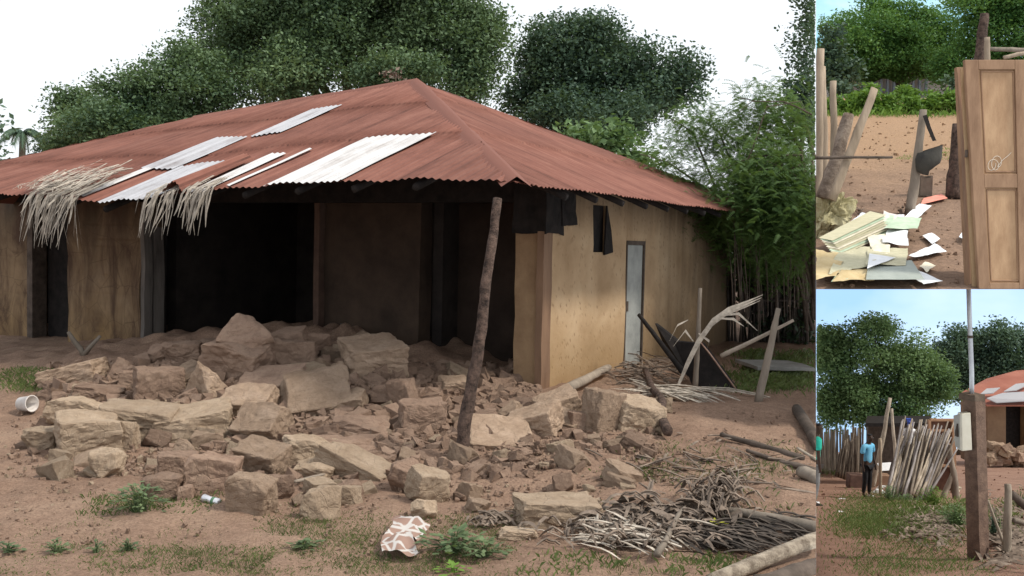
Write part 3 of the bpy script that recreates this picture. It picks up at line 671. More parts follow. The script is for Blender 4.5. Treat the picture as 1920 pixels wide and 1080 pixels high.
def weed(px, py, wpx, hpx, label, mat=None, n=60, leaf=.32, name='weed', d=None, fn=None):
    b = Vector((fn or hit)(px, py)); W = wpx*b[1]/F_PX; H = hpx*b[1]/F_PX
    ro = empty(name, b, label, 'plant', None)
    r_ = random.Random(int(px*7+py)); st = MB(); lf = MB()
    for i in range(n):
        a = r_.uniform(0, 6.3); e = r_.random(); tip = b+Vector((math.cos(a)*W*.5*e, math.sin(a)*W*.5*e, H*r_.uniform(.25, 1)*(1-.4*e)))
        if i % 3 == 0: st.tube([b+Vector((math.cos(a), math.sin(a), 0))*W*.08, (b+tip)/2+Vector((0, 0, H*.15)), tip], [.004, .003, .002], 4)
        L = leaf*W*r_.uniform(.5, 1); dr = Vector((math.cos(a), math.sin(a), r_.uniform(-.3, .6))).normalized(); sd_ = dr.cross(Z).normalized()*L*.3
        lf.v += [tip-dr*L*.2, tip+dr*L*.3+sd_, tip+dr*L*.8, tip+dr*L*.3-sd_]; k = len(lf.v); lf.f.append((k-4, k-3, k-2, k-1))
    st.build('stem', mat or M_leafW, ro); lf.build('leaves', mat or M_leafW, ro); return ro
weed(262, 962, 110, 62, 'bushy green weed in front of the low brown rubble lump', n=130, leaf=.18)
weed(108, 1040, 46, 34, 'small round weed second from the left on the bare dirt', n=50)
weed(16, 1040, 52, 30, 'small round weed at the left end of the bare dirt', n=50)
weed(180, 1038, 34, 26, 'small round weed between the two tiny clumps at the front left', n=40)
weed(240, 1034, 40, 24, 'low weed clump right of the small round weeds', n=40)
weed(852, 1035, 140, 46, 'broad leafed trailing plant beside the patterned cloth', n=95, leaf=.20)
weed(905, 1045, 110, 40, 'spreading low plant right of the broad leafed trailing one', n=100, leaf=.16)
weed(570, 1030, 60, 20, 'flat grassy weed left of the patterned cloth', n=50)
weed(850, 1078, 60, 26, 'pale leafed plant at the very bottom below the trailing one', M_leafE, n=30)
weed(1345, 995, 34, 20, 'yellow green leaf sprig on the dead palm heap', simple('yellow leaves', (.35, .36, .03), (.5, .5, .06), 5, .6, 0), n=14, leaf=.6)
# ------------------------------------------------------------------ small litter in the yard
b = Vector(hit(50, 772)); c = Vector(at(50, 757, b.y)); rr = 15*b.y/F_PX
mb = MB(); ax = Vector((.9, -.35, .1)).normalized(); prof = [(-1.05, .0), (-1.05, .80), (-1.0, .85), (.8, 1.0), (.85, 1.08), (.95, 1.06), (.9, .92), (-.9, .76), (-.9, 0)]
def lathe(mb, c, ax, prof, R, n=20):
    ax = Vector(ax).normalized(); a = ax.cross(Z).normalized(); b_ = ax.cross(a); base = len(mb.v)
    for h_, r_ in prof:
        for k in range(n):
            an = 2*math.pi*k/n; mb.v.append(Vector(c)+ax*h_*R+a*math.cos(an)*r_*R+b_*math.sin(an)*r_*R)
    for i in range(len(prof)-1):
        for k in range(n): mb.f.append((base+i*n+k, base+i*n+(k+1) % n, base+(i+1)*n+(k+1) % n, base+(i+1)*n+k))
lathe(mb, c, ax, prof, rr); rebase(tag(mb.build('enamel_cup', simple('chipped white enamel', (.45, .40, .36), (.72, .69, .66), 8, .5, .1), smooth=True), 'chipped white cup lying on its side on the bare dirt', 'cup'), b)
b = Vector(hit(398, 946)); c = Vector(at(396, 938, b.y)); rr = 8*b.y/F_PX
can = empty('drink_can', b, 'crushed silver drink can lying in front of the rubble', 'can')
mb = MB(); lathe(mb, c, (.92, -.3, -.16), [(-2.4, 0), (-2.4, .75), (-2.1, 1), (0, .85), (2.1, 1), (2.4, .75), (2.4, 0)], rr); mb.build('can_body', simple('silver can', (.5, .5, .52), (.75, .75, .77), 6, .35, 0, metal=.7), can, True)
mb = MB(); lathe(mb, c, (.92, -.3, -.16), [(.3, 0), (.3, .97), (1.0, 1.01), (1.0, 0)], rr); mb.build('can_band', simple('green print', (.05, .12, .07), (.1, .2, .12), 6, .5, 0), can, True)
# patterned cloth
m, t, bs = newmat('brown and white cloth'); co = coords(t, 'Object'); vo = N(t, 'ShaderNodeTexVoronoi'); vo.feature = 'DISTANCE_TO_EDGE'; vo.inputs['Scale'].default_value = 11; t.links.new(co, vo.inputs['Vector'])
t.links.new(mixc(t, ramp(t, vo.outputs['Distance'], [(.05, (0, 0, 0)), (.1, (1, 1, 1))]), (.46, .43, .40), (.26, .16, .12)), bs.inputs['Base Color']); M_cloth = m
def sheet(name, corners, mat, lift=.02, wr=.03, n=14, seed=0, parent=None, fn=None, zfn=None):
    cs = [Vector(q) for q in corners]; V = []; F_ = []
    for i in range(n+1):
        for j in range(n+1):
            f, g = i/n, j/n; p = cs[0]*(1-f)*(1-g)+cs[1]*f*(1-g)+cs[2]*f*g+cs[3]*(1-f)*g
            z = wr*.6*(mn.fractal(p*4.5+Vector((seed, seed, 0)), .8, 2, 3)+.5)
            e = Vector(mn.noise_vector(p*4+Vector((seed, 0, 0))))*wr*.5
            V.append((p.x+e.x, p.y+e.y, p.z+lift+max(z, 0)))
    for i in range(n):
        for j in range(n): F_.append((i*(n+1)+j, (i+1)*(n+1)+j, (i+1)*(n+1)+j+1, i*(n+1)+j+1))
    o = link(name, npmesh(name, V, F_, True), mat); rebase(o, sum(cs, Vector())/4); return o
tag(sheet('patterned_cloth', [hit(718, 1046), hit(780, 1050), hit(792, 1000), hit(735, 988)], M_cloth, .01, .12), 'crumpled brown and white patterned cloth on the grass', 'cloth')
mb = MB(); stick(mb, hit(552, 912)+np.array([0, 0, .03]), hit(612, 902)+np.array([0, 0, .05]), .013, .010, 4); rebase(tag(mb.build('short_stick', M_wood, smooth=True), 'short grey stick lying in the front of the rubble', 'stick'), hit(580, 908))
# forked stick before the left pillar
b = Vector(hit(157, 668)); fk = MB(); P = lambda x, y: at(x, y, b.y)
fk.tube([P(157, 668), P(152, 655), P(138, 638), P(128, 622)], [.03, .028, .024, .018], 7, .1); fk.tube([P(157, 666), P(170, 650), P(188, 630)], [.028, .022, .016], 7, .1)
rebase(tag(fk.build('forked_stick', M_wood, smooth=True), 'grey forked stick standing at the foot of the left pillar', 'stick'), b)
# ------------------------------------------------------------------ dry palm fronds hanging from the eave
def hang(name, label, xs, ylen, n, eave_s, seed, onroof):
    r_ = random.Random(seed); mb = MB()
    for i in range(n):
        s = r_.uniform(*eave_s); t0 = r_.uniform(.0, onroof); e = AO+u*s+v*t0; p0 = Vector((e.x, e.y, front_z(s, t0)+.06+r_.random()*.03))
        e1 = AO+u*(s+r_.uniform(-.06, .06))+v*(-.04); p1 = Vector((e1.x, e1.y, front_z(s, 0)+.05))
        L = r_.uniform(*ylen); sw = r_.gauss(.0, .12); pts = [p0, p1]
        for k in range(1, 6):
            f = k/5; pts.append(p1+Vector((sw*L*f*1.5-.05*f, -.10*math.sqrt(f)-.02, -L*f+.02*math.sin(k+i))))
        ww = r_.uniform(.006, .028); mb.ribbon(pts, [ww, ww, ww, ww*.95, ww*.85, ww*.6, ww*.2], (r_.uniform(.3, 1), r_.uniform(-.7, .1), 0))
    return rebase(tag(mb.build(name, M_straw), label, 'palm frond'), p1)
hang('hanging_palm_frond', 'ragged dry palm frond hanging from the eave in front of the left doorway', None, (.10, .58), 80, (4.95, 5.70), 1, .5)
hang('hanging_palm_frond', 'dry palm frond hanging from the eave over the wide dark opening', None, (.10, .46), 62, (3.12, 4.02), 2, .3)
mb = MB(); r_ = random.Random(9)
for i in range(110):
    s0 = r_.uniform(5.1, 6.0); t0 = r_.uniform(.0, .62); s1 = s0-r_.uniform(.05, .25)*.6+t0*.1; L = r_.uniform(.3, .75)
    pts = []
    for k in range(5):
        f = k/4; s = s0+(s1-s0)*f; t_ = max(-.12, t0+L*(1-f)-.3); e = AO+u*s+v*t_; pts.append(Vector((e.x, e.y, front_z(s, max(t_, 0))+.05+.05*r_.random()+.04*math.sin(f*3))))
    mb.ribbon(pts, r_.uniform(.012, .028), (1, r_.uniform(-.6, .3), r_.uniform(-.3, .3)))
o = tag(mb.build('thatch_bundle', M_straw), 'bundle of old grey thatch lying on the roof above the left doorway', 'thatch'); rebase(o, AO+u*5.5+v*.4+Z*2.2)
# ------------------------------------------------------------------ foliage
def leaves_from(C_, size, nper, spread, seed, up=.3, aspect=.55):
    r2 = np.random.default_rng(seed); n = len(C_)*nper
    c = np.repeat(C_, nper, 0)+np.clip(r2.normal(0, 1, (n, 3)), -1.7, 1.7)*np.array([spread, spread, spread*.75])
    a = r2.normal(0, 1, (n, 3)); a[:, 2] *= .6; a[:, 2] -= .25; a /= np.linalg.norm(a, axis=1)[:, None]
    b = r2.normal(0, 1, (n, 3)); b[:, 2] *= .5; b -= (b*a).sum(1)[:, None]*a; b /= np.linalg.norm(b, axis=1)[:, None]
    L = size*r2.uniform(.6, 1.3, n)[:, None]; W = L*aspect*.5
    V = np.stack([c-a*L*.5, c+b*W, c+a*L*.5, c-b*W], 1)
    return V.reshape(-1, 3), np.arange(n*4).reshape(-1, 4)
def crown_points(blobs, d, dens, seed, thick=.8, inner=.6):
    r2 = np.random.default_rng(seed); out = []
    for bl in blobs:
        px, py, rx, ry = bl[:4]; dd = d+(bl[4] if len(bl) > 4 else 0)
        c = at(px, py, dd); RX = rx*dd/F_PX; RY = ry*dd/F_PX; n = int(dens*(RX*RY+RX*RX*thick))
        m = max(8, int(10*(rx*ry)**.5/28)); sc_ = r2.normal(0, 1, (m, 3)); sc_ /= np.linalg.norm(sc_, axis=1)[:, None]
        rho = r2.uniform(.25, 1.0, m); sr = .46-.30*rho+r2.uniform(-.04, .06, m); cen = sc_*rho[:, None]; k = r2.integers(0, m, n)
        q = r2.normal(0, 1, (n, 3)); q /= np.linalg.norm(q, axis=1)[:, None]; q[:, 2] = np.where(q[:, 2] < -.35, -q[:, 2], q[:, 2])
        q = cen[k]+q*sr[k][:, None]*(r2.uniform(inner, 1.05, n)**.5)[:, None]
        out.append(c+q*np.array([RX, RX*thick, RY]))
    return np.concatenate(out)
def tree(name, label, d, blobs, trunk, mat, size, nper, spread, dens, seed, clip=None, group=None, aspect=.55, ground=None, limbs=None, cat='tree'):
    bx, by, r0 = trunk
    base = Vector(ground) if ground is not None else Vector(at(bx, by, d))
    ro = empty(name, base, label, cat, group)
    Cp = crown_points(blobs, d, dens, seed); V, Fq = leaves_from(Cp, size, nper, spread, seed+1, aspect=aspect)
    if clip:
        X, Y_ = proj(V); ok = clip(X, Y_).reshape(-1, 4).all(1); Fq = Fq[ok]
    used = np.unique(Fq); rem = np.zeros(len(V), int); rem[used] = np.arange(len(used))
    o = link('crown', npmesh('crown', V[used]-np.array(base), rem[Fq]), mat, ro)
    mb = MB(); tops = [Vector(at(b[0], b[1]+b[3]*.2, d+(b[4] if len(b) > 4 else 0))) for b in blobs]
    mid = base.lerp(sum(tops, Vector())/len(tops), .55)
    mb.tube(wob_line(base-Z*.2, mid, 6, .03, seed), [r0*(1-.4*i/6) for i in range(7)], 9, .08, seed)
    for i, tp in enumerate(tops[:10]):
        if clip:
            X, Y_ = proj(np.array([tp])); 
            if not clip(X, Y_).all(): continue
        mb.tube(wob_line(mid, tp, 5, .08, seed+i), [r0*.5*(1-.75*k/5) for k in range(6)], 6, .1, i)
    mb.build('trunk', M_barkg, ro, True); return ro
G = 'trees standing behind the burnt house'
tree('mango_tree', 'tallest broad leaved tree rising right behind the roof ridge', 26, [(560, 60, 165, 100), (440, 110, 90, 90, 1), (700, 70, 150, 100, 1), (840, 90, 110, 110), (640, -40, 200, 90), (470, 20, 90, 70), (830, 0, 90, 80), (520, 150, 120, 60, -1), (740, 160, 120, 50, -1), (880, 150, 60, 60), (900, 70, 60, 50)],
     (640, 455, .35), M_leafA, .105, 64, .26, 60, 11, None, G)
tree('mango_tree', 'rounded leafy tree sloping down on the left of the tallest tree', 24, [(330, 150, 100, 80), (250, 190, 70, 60), (290, 230, 110, 50), (390, 190, 70, 50), (150, 205, 60, 50, 1), (200, 240, 100, 45, -1), (135, 262, 44, 46)],
     (260, 455, .25), M_leafA, .10, 60, .22, 66, 12, None, G)
tree('leafy_tree', 'low grey green tree at far left beyond the roof edge', 30, [(150, 222, 50, 55), (120, 285, 30, 26), (160, 280, 80, 40)], (110, 455, .2), M_leafB, .12, 46, .26, 50, 13, None, G)
tree('dark_tree', 'dark dense tree right of the roof peak behind the hip', 30, [(1060, 160, 100, 95), (1180, 150, 110, 80), (1100, 80, 90, 50), (1010, 120, 60, 70), (1230, 190, 80, 60), (1110, 220, 130, 50, -1), (1270, 130, 50, 40), (1000, 190, 50, 60)],
     (1120, 460, .3), M_leafB, .125, 60, .30, 50, 14, mainclip, G)
tree('young_tree', 'small light green rounded tree peeping over the right roof slope', 17, [(1125, 262, 60, 34), (1185, 290, 50, 36), (1080, 262, 30, 22)], (1150, 462, .08), M_leafD, .15, 20, .16, 90, 15, mainclip, G)
tree('dark_tree', 'dark tree cut off at the right edge above the feathery branches', 19, [(1540, 90, 60, 90), (1510, 170, 50, 60), (1545, 20, 50, 60), (1530, 240, 60, 60)], (1525, 470, .15), M_leafB, .09, 44, .17, 100, 16, mainclip, G, ground=(xb(19, 0)-.6, 19.6, .05))
# bare reddish twigs above roof peak
tree('scrubby_tree', 'thin brownish dry treetop just above the roof peak', 17.5, [(742, 140, 26, 18)], (745, 455, .05), M_strawd, .10, 10, .10, 60, 17, mainclip, None)
# feathery acacia: arching branches carrying fine leaflets
def feathery(name, label, base, arcs, mat, seed, leafn, clip, sz=.026):
    r_ = random.Random(seed); ro = empty(name, base, label, 'tree'); mb = MB(); V = []
    for pts in arcs:
        P_ = [Vector(at(*p)) for p in pts]; fine = []
        for i in range(len(P_)-1):
            for k in range(8): fine.append(P_[i].lerp(P_[i+1], k/8)+Vector(mn.noise_vector(Vector((i+k/8, seed, pts[0][0]*.01))))*.05)
        mb.tube(fine, [.030*(1-.85*i/len(fine)) for i in range(len(fine))], 5, .1)
        for i in range(leafn):
            q = fine[int(r_.triangular(len(fine)*.28, len(fine)-1, len(fine)*.8))]+Vector((r_.gauss(0, .20), r_.gauss(0, .35), r_.gauss(-.06, .20)))
            a = r_.uniform(0, 6.3); dr = Vector((math.cos(a), math.sin(a), r_.uniform(-.9, .3))).normalized(); sd_ = dr.cross(Vector((r_.uniform(-.5, .5), r_.uniform(-.5, .5), 1))).normalized(); L = r_.uniform(.09, .20)
            for k in range(7):
                c = q+dr*L*k/7-Z*(.25*L*(k/7)**2)
                for sg in (-1, 1):
                    tip = c+(sd_*sg+dr*.35)*sz*(1.2-k/12)+Vector((0, 0, -.01)); ww = dr*.007
                    V += [c-ww, c+ww, tip+ww*.6, tip-ww*.6]
    V = np.array([tuple(q) for q in V]); Fq = np.arange(len(V)).reshape(-1, 4)
    X, Y_ = proj(V); ok = clip(X, Y_).reshape(-1, 4).all(1); Fq = Fq[ok]; used = np.unique(Fq); rem = np.zeros(len(V), int); rem[used] = np.arange(len(used))
    link('crown', npmesh('crown', V[used]-np.array(base), rem[Fq]), mat, ro)
    bt = mb.build('trunk', M_wooddk, ro, True)
    bm = bmesh.new(); bm.from_mesh(bt.data); off = Vector((0, 0, 0))
    bmesh.ops.bisect_plane(bm, geom=bm.verts[:]+bm.edges[:]+bm.faces[:], plane_co=Vector(CAM), plane_no=Vector(nb), clear_outer=True); bm.to_mesh(bt.data); bm.free()
    return ro
D_ = 14.5
arcs = [[(1400, 640, D_+1), (1380, 480, D_), (1330, 360, D_), (1250, 300, D_-.5), (1190, 290, D_-1)], [(1400, 640, D_+1), (1370, 420, D_), (1300, 250, D_), (1250, 215, D_)],
        [(1420, 640, D_+1), (1410, 400, D_), (1350, 250, D_), (1290, 200, D_)], [(1450, 640, D_+1), (1440, 400, D_), (1400, 280, D_), (1330, 225, D_)],
        [(1440, 640, D_+1), (1400, 460, D_), (1310, 400, D_-.5), (1220, 360, D_-1)], [(1500, 640, D_+1), (1490, 420, D_), (1450, 330, D_), (1400, 320, D_)],
        [(1520, 640, D_+1), (1500, 380, D_), (1440, 270, D_), (1390, 250, D_)], [(1525, 600, D_), (1520, 380, D_), (1500, 300, D_), (1450, 290, D_)],
        [(1430, 640, D_+1), (1420, 500, D_), (1380, 420, D_-.5), (1310, 380, D_-1)], [(1525, 620, D_), (1480, 470, D_), (1420, 430, D_), (1380, 470, D_)], [(1515, 620, D_), (1500, 500, D_), (1450, 460, D_), (1420, 520, D_)],
        [(1528, 600, D_), (1525, 460, D_), (1510, 400, D_), (1480, 390, D_)], [(1460, 640, D_+.5), (1450, 480, D_), (1400, 380, D_), (1340, 330, D_)],
        [(1527, 420, D_-1), (1500, 280, D_-1), (1440, 195, D_-1), (1380, 185, D_-1)], [(1529, 300, D_-1), (1510, 240, D_-1), (1470, 215, D_-1), (1420, 230, D_-1)]]
D3 = 12.6
for (x0, y0, x1, y1, x2, y2) in ((1520, 300, 1440, 330, 1360, 372), (1525, 340, 1450, 370, 1375, 400), (1525, 380, 1470, 400, 1410, 425), (1500, 290, 1420, 290, 1330, 330), (1525, 400, 1490, 430, 1450, 480), (1525, 330, 1480, 360, 1430, 400), (1460, 300, 1400, 340, 1350, 400)): arcs.append([(1528, 560, D3+.6), (x0, y0, D3), (x1, y1, D3), (x2, y2, D3)])
feathery('acacia_tree', 'feathery light green tree with fine drooping twigs beside the right end of the house', Vector((xb(15.5, .1)-.9, 15.5, .05)), arcs, M_leafC, 5, 620, mainclip)
arcs += []
D2 = 17.0
arcs2 = [[(1420+i*18, 640, D2), (1415+i*17, 520, D2), (1400+i*18, 440, D2), (1390+i*18+((i*37) % 30)-15, 330+((i*53) % 70), D2)] for i in range(7)]
feathery('acacia_tree', 'darker feathery tree filling the gap behind the light one', Vector((xb(17.5, .1)-.9, 17.5, .05)), arcs2, M_leafB, 6, 520, mainclip, .034)
M_leafK = leafmat('leaves painted as deep shade', (.007, .016, .010), (.03, .055, .028), 1.5, .1); M_dark = simple('blackish old sticks', (.018, .015, .013), (.075, .06, .05), 7, .9, .5)  # near-black leaf colour paints the thicket's shade
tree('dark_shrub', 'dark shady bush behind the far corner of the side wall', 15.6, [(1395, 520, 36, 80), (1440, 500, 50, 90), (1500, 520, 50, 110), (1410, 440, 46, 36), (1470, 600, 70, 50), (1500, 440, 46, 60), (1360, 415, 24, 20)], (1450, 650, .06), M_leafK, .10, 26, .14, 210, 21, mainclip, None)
tw = bpy.data.objects.get('acacia_tree'); mb = MB(); r_ = random.Random(31)
for i in range(24):
    px = r_.uniform(1372, 1521); y0 = r_.uniform(380, 470); y1 = r_.uniform(540, 640); d = r_.uniform(12.9, 14.2); dx = r_.uniform(-26, 12)
    mb.tube([at(min(px+dx*(1-f)**2, 1524), y0+(y1-y0)*f, d+.1*math.sin(f*5+i)) for f in (0, .2, .4, .6, .8, 1)], [.004, .006, .007, .008, .009, .010], 4)
for q in (((1522, 400), (1490, 330), (1440, 300), (1392, 345)), ((1524, 470), (1495, 430), (1480, 480), (1476, 560)), ((1524, 215), (1470, 190), (1410, 190), (1372, 215)), ((1400, 300), (1440, 200), (1500, 190), (1524, 230))):
    mb.tube([p+Vector(mn.noise_vector(p*2.1))*.05 for p in sum(([Vector(at(*q[i], 12.4)).lerp(Vector(at(*q[i+1], 12.4)), f/4) for f in range(4)] for i in range(3)), [])], [.010-.0006*i for i in range(12)], 5)
mb.build('twigs', M_wooddk, tw, True)
# stick fence behind
fe = empty('stick_fence', (xb(15.2, 0)-1.5, 15.2, .1), 'dark old fence of upright sticks in the shade right of the house', 'fence')
r_ = random.Random(4)
for i in range(46):
    px = 1372+i*3.5+r_.uniform(-2, 2); dd = 15.2
    b = at(px, 640, dd); tp = at(px+r_.uniform(-14, 14), r_.uniform(470, 530), dd+r_.uniform(-.1, .1))
    if proj(tp)[0] > 1522 or px > 1522: continue
    mb = MB(); stick(mb, (b[0], b[1], 0), tp, .022, .014, i, .04, 5, 5); mb.build('stick', M_dark, fe, True)
mb = MB(); stick(mb, at(1372, 560, 15.15), at(1524, 565, 15.15), .02, .02, 3); mb.build('rail', M_dark, fe, True)
# palm at far left
pb_ = Vector(at(38, 452, 110)); ro = empty('coconut_palm', pb_, 'small palm with drooping fronds at the far left skyline', 'palm tree')
top = Vector(at(43, 248, 110)); mb = MB(); mb.tube(wob_line(pb_, top, 8, .02, 2), [.5-.2*i/8 for i in range(9)], 8, .05); mb.build('trunk', M_barkg, ro, True)
r_ = random.Random(2)
for i in range(14):
    a = i*2.4; L = 3.0*r_.uniform(.8, 1.1); mb = MB(); ctr = []
    for k in range(9):
        f = k/8; ctr.append(top+Vector((math.cos(a)*L*f, math.sin(a)*L*f, L*(.55*f*(1.2 if i % 2 else .5)-.95*f*f))))
    mb.tube(ctr, .06, 4)
    for k in range(1, 9):
        for jj in range(3):
            q = ctr[k-1].lerp(ctr[k], jj/3); dr = (ctr[k]-ctr[k-1]).normalized(); sd_ = dr.cross(Z).normalized()
            for sg in (-1, 1):
                tip = q+sd_*sg*1.0*(1-k/11)+dr*.45-Z*.55; mb.v += [q-dr*.09, q+dr*.09, tip]; n_ = len(mb.v); mb.f.append((n_-3, n_-2, n_-1))
    mb.build('frond', M_leafB, ro)
tree('leafy_tree', 'dark sliver of treetop at the left edge beside the palm', 40, [(-14, 240, 16, 34), (-10, 290, 16, 24)], (-10, 455, .2), M_leafB, .3, 20, .4, 20, 19, None, G)
# ------------------------------------------------------------------ right side debris against the wall
def thing_stick(name, label, p0, p1, r0, r1, mat, seed=1, amp=.03, cat='stick', n=10, grp=None, clipit=False):
    mb = MB(); stick(mb, p0, p1, r0, r1, seed, amp, n, 9); o = mb.build(name, mat, smooth=True)
    if clipit:
        bm = bmesh.new(); bm.from_mesh(o.data); bmesh.ops.bisect_plane(bm, geom=bm.verts[:]+bm.edges[:]+bm.faces[:], plane_co=Vector(CAM), plane_no=Vector(nb), clear_outer=True)
        es = [e for e in bm.edges if e.is_boundary]
        if es: bmesh.ops.holes_fill(bm, edges=es)
        bm.to_mesh(o.data); bm.free()
    return rebase(tag(o, label, cat, grp), p0)
b = hit(1307, 728); dj = b[1]
thing_stick('stake', 'upright grey stake among the debris by the side wall', at(1303, 732, dj), at(1313, 540, dj), .030, .020, M_wood, 2, .01, 'stake')
b = hit(1422, 752); thing_stick('stake', 'crooked stake standing alone on the dirt right of the debris', at(1422, 755, b[1]), at(1460, 578, b[1]), .045, .024, M_wood, 7, .05, 'stake')
thing_stick('pole', 'thin pole resting on the crooked stake', at(1352, 668, b[1]+.3), at(1488, 600, b[1]+.08), .024, .014, M_wood, 3, .02, 'pole')
thing_stick('burnt_pole', 'black burnt pole slanting from the door toward the debris', at(1198, 590, dj+.7), at(1282, 700, dj+.1), .022, .03, M_soot, 5, .01, 'pole')
mb = MB(); q = [at(1318, 645, dj+.25), at(1392, 745, dj-.15), at(1300, 728, dj+.1), at(1265, 640, dj+.5)]
mb.poly(q, (.02, .02, .01)); o = mb.build('metal_sheet', M_soot, rough=None); rebase(tag(o, 'black scorched metal sheet propped like a tent among the debris', 'metal sheet'), q[2])
mb = MB(); mb.tube([at(1312, 640, dj+.2), at(1330, 662, dj+.1), at(1392, 746, dj-.2)], [.022, .024, .022], 5, .1, flat=.4); rebase(tag(mb.build('wooden_batten', simple('red brown batten', (.20, .12, .09), (.34, .23, .18), 6, .8, .4)), 'reddish batten running down the edge of the scorched sheet', 'batten'), at(1392, 746, dj-.2))
mb = MB(); q = [at(1228, 606, dj+.7), at(1272, 640, dj+.5), at(1290, 706, dj+.2), at(1250, 660, dj+.6)]; mb.poly(q, (.03, .02, .0)); rebase(tag(mb.build('burnt_board', M_soot), 'black burnt board leaning behind the upright stake', 'board'), q[2])
# palm frond standing out of the debris
fr = empty('dry_palm_frond', at(1270, 730, dj), 'curved grey palm frond arching up out of the debris', 'palm frond')
ctr = [Vector(at(x, y, dj-.1)) for x, y in ((1272, 722), (1290, 680), (1310, 640), (1335, 605), (1365, 583), (1400, 570), (1428, 558))]
mb = MB()
for k, (o1, ww) in enumerate(((0, .05), (.03, .035), (-.03, .03))): mb.ribbon([c+Vector((o1*.4, 0, o1)) for c in ctr], [ww*.6, ww, ww*1.1, ww, ww*.8, ww*.5, .005], (-.6, .2, .75))
mb.build('frond_blade', M_straw, fr)
mb = MB()
for (a, bb, c_) in (((1350, 592), (1385, 588), (1420, 620)), ((1345, 597), (1375, 598), (1395, 612)), ((1300, 640), (1285, 620), (1262, 650)), ((1310, 625), (1330, 640), (1325, 660)), ((1290, 600), (1270, 610), (1255, 640))):
    mb.ribbon([Vector(at(*a, dj-.1)), Vector(at(*bb, dj-.15)), Vector(at(*c_, dj-.2))], [.012, .028, .004], (.3, .1, 1))
mb.build('leaflets', M_straw, fr)
def litter(name, label, cx, cy, rx, ry, n, mat, seed, L=(.1, .4), hgt=.12, yaw=None, clip=True, cat='leaf litter', stuff=True, curl=.5, wide=1.0):
    r_ = random.Random(seed); mb = MB()
    for i in range(n):
        px = cx+r_.gauss(0, .45)*rx; py = cy+r_.gauss(0, .45)*ry
        if clip and px > 1515: continue
        b = Vector(hit(px, min(max(py, 560), 1110))); a = r_.gauss(yaw[0], yaw[1]) if yaw else r_.uniform(0, 6.3); l = r_.uniform(*L); hz = r_.random()*hgt
        dr = Vector((math.cos(a), math.sin(a), r_.uniform(-.1, .35))); pts = []
        for k in range(6):
            f = k/5-.5; pts.append(b+Vector((0, 0, hz+.01))+dr*l*f+Vector((0, 0, curl*l*(.25-f*f)*r_.uniform(.6, 1)))); 
        ww = r_.uniform(.006, .020)*wide; mb.ribbon(pts, [ww*.4, ww, ww*1.1, ww, ww*.7, ww*.1], (math.cos(a+1.4), math.sin(a+1.4), r_.uniform(-.8, .8)))
        if i % 4 == 0: mb.tube([p+Vector((.01, 0, .012)) for p in pts], .006, 4)
    o = mb.build(name, mat); X, Y_ = proj(np.array([tuple(q.co) for q in o.data.vertices]))
    bm = bmesh.new(); bm.from_mesh(o.data); bmesh.ops.bisect_plane(bm, geom=bm.verts[:]+bm.edges[:]+bm.faces[:], plane_co=Vector(CAM), plane_no=Vector(nb), clear_outer=True); bm.to_mesh(o.data); bm.free()
    return tag(o, label, cat, None, 'stuff' if stuff else None)
M_char = simple('charred leaf', (.018, .015, .013), (.10, .08, .065), 9, .85, .4)
litter('dead_leaves', 'broad curled brown leaf scraps on top of the foreground palm heap', 1230, 985, 150, 30, 70, M_strawd, 11, (.10, .24), .10, None, curl=1.0, wide=3.2)
litter('dead_leaves', 'dry curled palm leaves heaped in the right foreground', 1185, 1005, 180, 34, 430, M_strawd, 1, (.04, .20), .05, None, curl=1.2)
litter('dead_leaves', 'grey dry palm leaflets lying in long strands by the bottom edge', 1180, 1015, 130, 26, 110, M_straw, 2, (.10, .34), .05, (2.75, .45), curl=.4)
litter('dead_leaves', 'dark charred leaves under the bottom right logs', 1380, 1010, 150, 34, 300, M_char, 3, (.06, .3), .02, (2.7, .5), curl=.4)
litter('dead_leaves', 'twigs and dry leaves lying at the foot of the side wall', 1225, 705, 90, 28, 200, M_strawd, 4, (.08, .5), .10, (2.9, .9))
litter('dead_leaves', 'grey palm strands spread on the dirt before the debris', 1275, 745, 80, 12, 90, M_straw, 5, (.2, .7), .04, (3.0, .4), curl=.2)
litter('dead_leaves', 'curled brown leaves at the top of the foreground palm heap', 1340, 955, 60, 30, 200, M_strawd, 6, (.06, .22), .10, None, curl=1.6)
litter('dead_leaves', 'sticks and leaves scattered over the right part of the yard', 1330, 880, 200, 60, 120, M_strawd, 8, (.08, .3), .01, None, curl=.1)
litter('dead_leaves', 'small dead leaves caught beside the lone foreground block', 925, 985, 50, 14, 60, M_strawd, 9, (.05, .16), .03, None, curl=.8)
def G_(px, py, dz=.03): return hit(px, py)+np.array([0, 0, dz])
thing_stick('log', 'pale peeled log crossing the bottom right corner', G_(1330, 1110, .05), G_(1560, 1022, .07), .036, .040, simple('split pale wood', (.12, .09, .065), (.52, .44, .34), 11, .85, .9, .02), 3, .01, 'log', clipit=True)
thing_stick('log', 'dark half buried log below the pale peeled one', G_(1420, 1108, .02), G_(1560, 1066, .03), .05, .05, M_wooddk, 8, .02, 'log', clipit=True)
thing_stick('branch', 'long brown branch running right from the palm heap', G_(1345, 965, .04), G_(1545, 1008, .05), .026, .032, M_wood, 5, .02, 'branch', clipit=True)
thing_stick('branch', 'dark branch lying across the dirt toward the right edge', G_(1352, 822), G_(1505, 868), .018, .028, M_wooddk, 6, .02, 'branch', clipit=True)
thing_stick('branch', 'thinner dark branch just below the long dark one', G_(1400, 852), G_(1530, 892), .014, .024, M_wooddk, 9, .03, 'branch', clipit=True)
thing_stick('log', 'stubby grey log end at the right edge of the yard', G_(1502, 893, .03), G_(1570, 925, .04), .042, .05, M_wood, 2, .01, 'log', clipit=True)
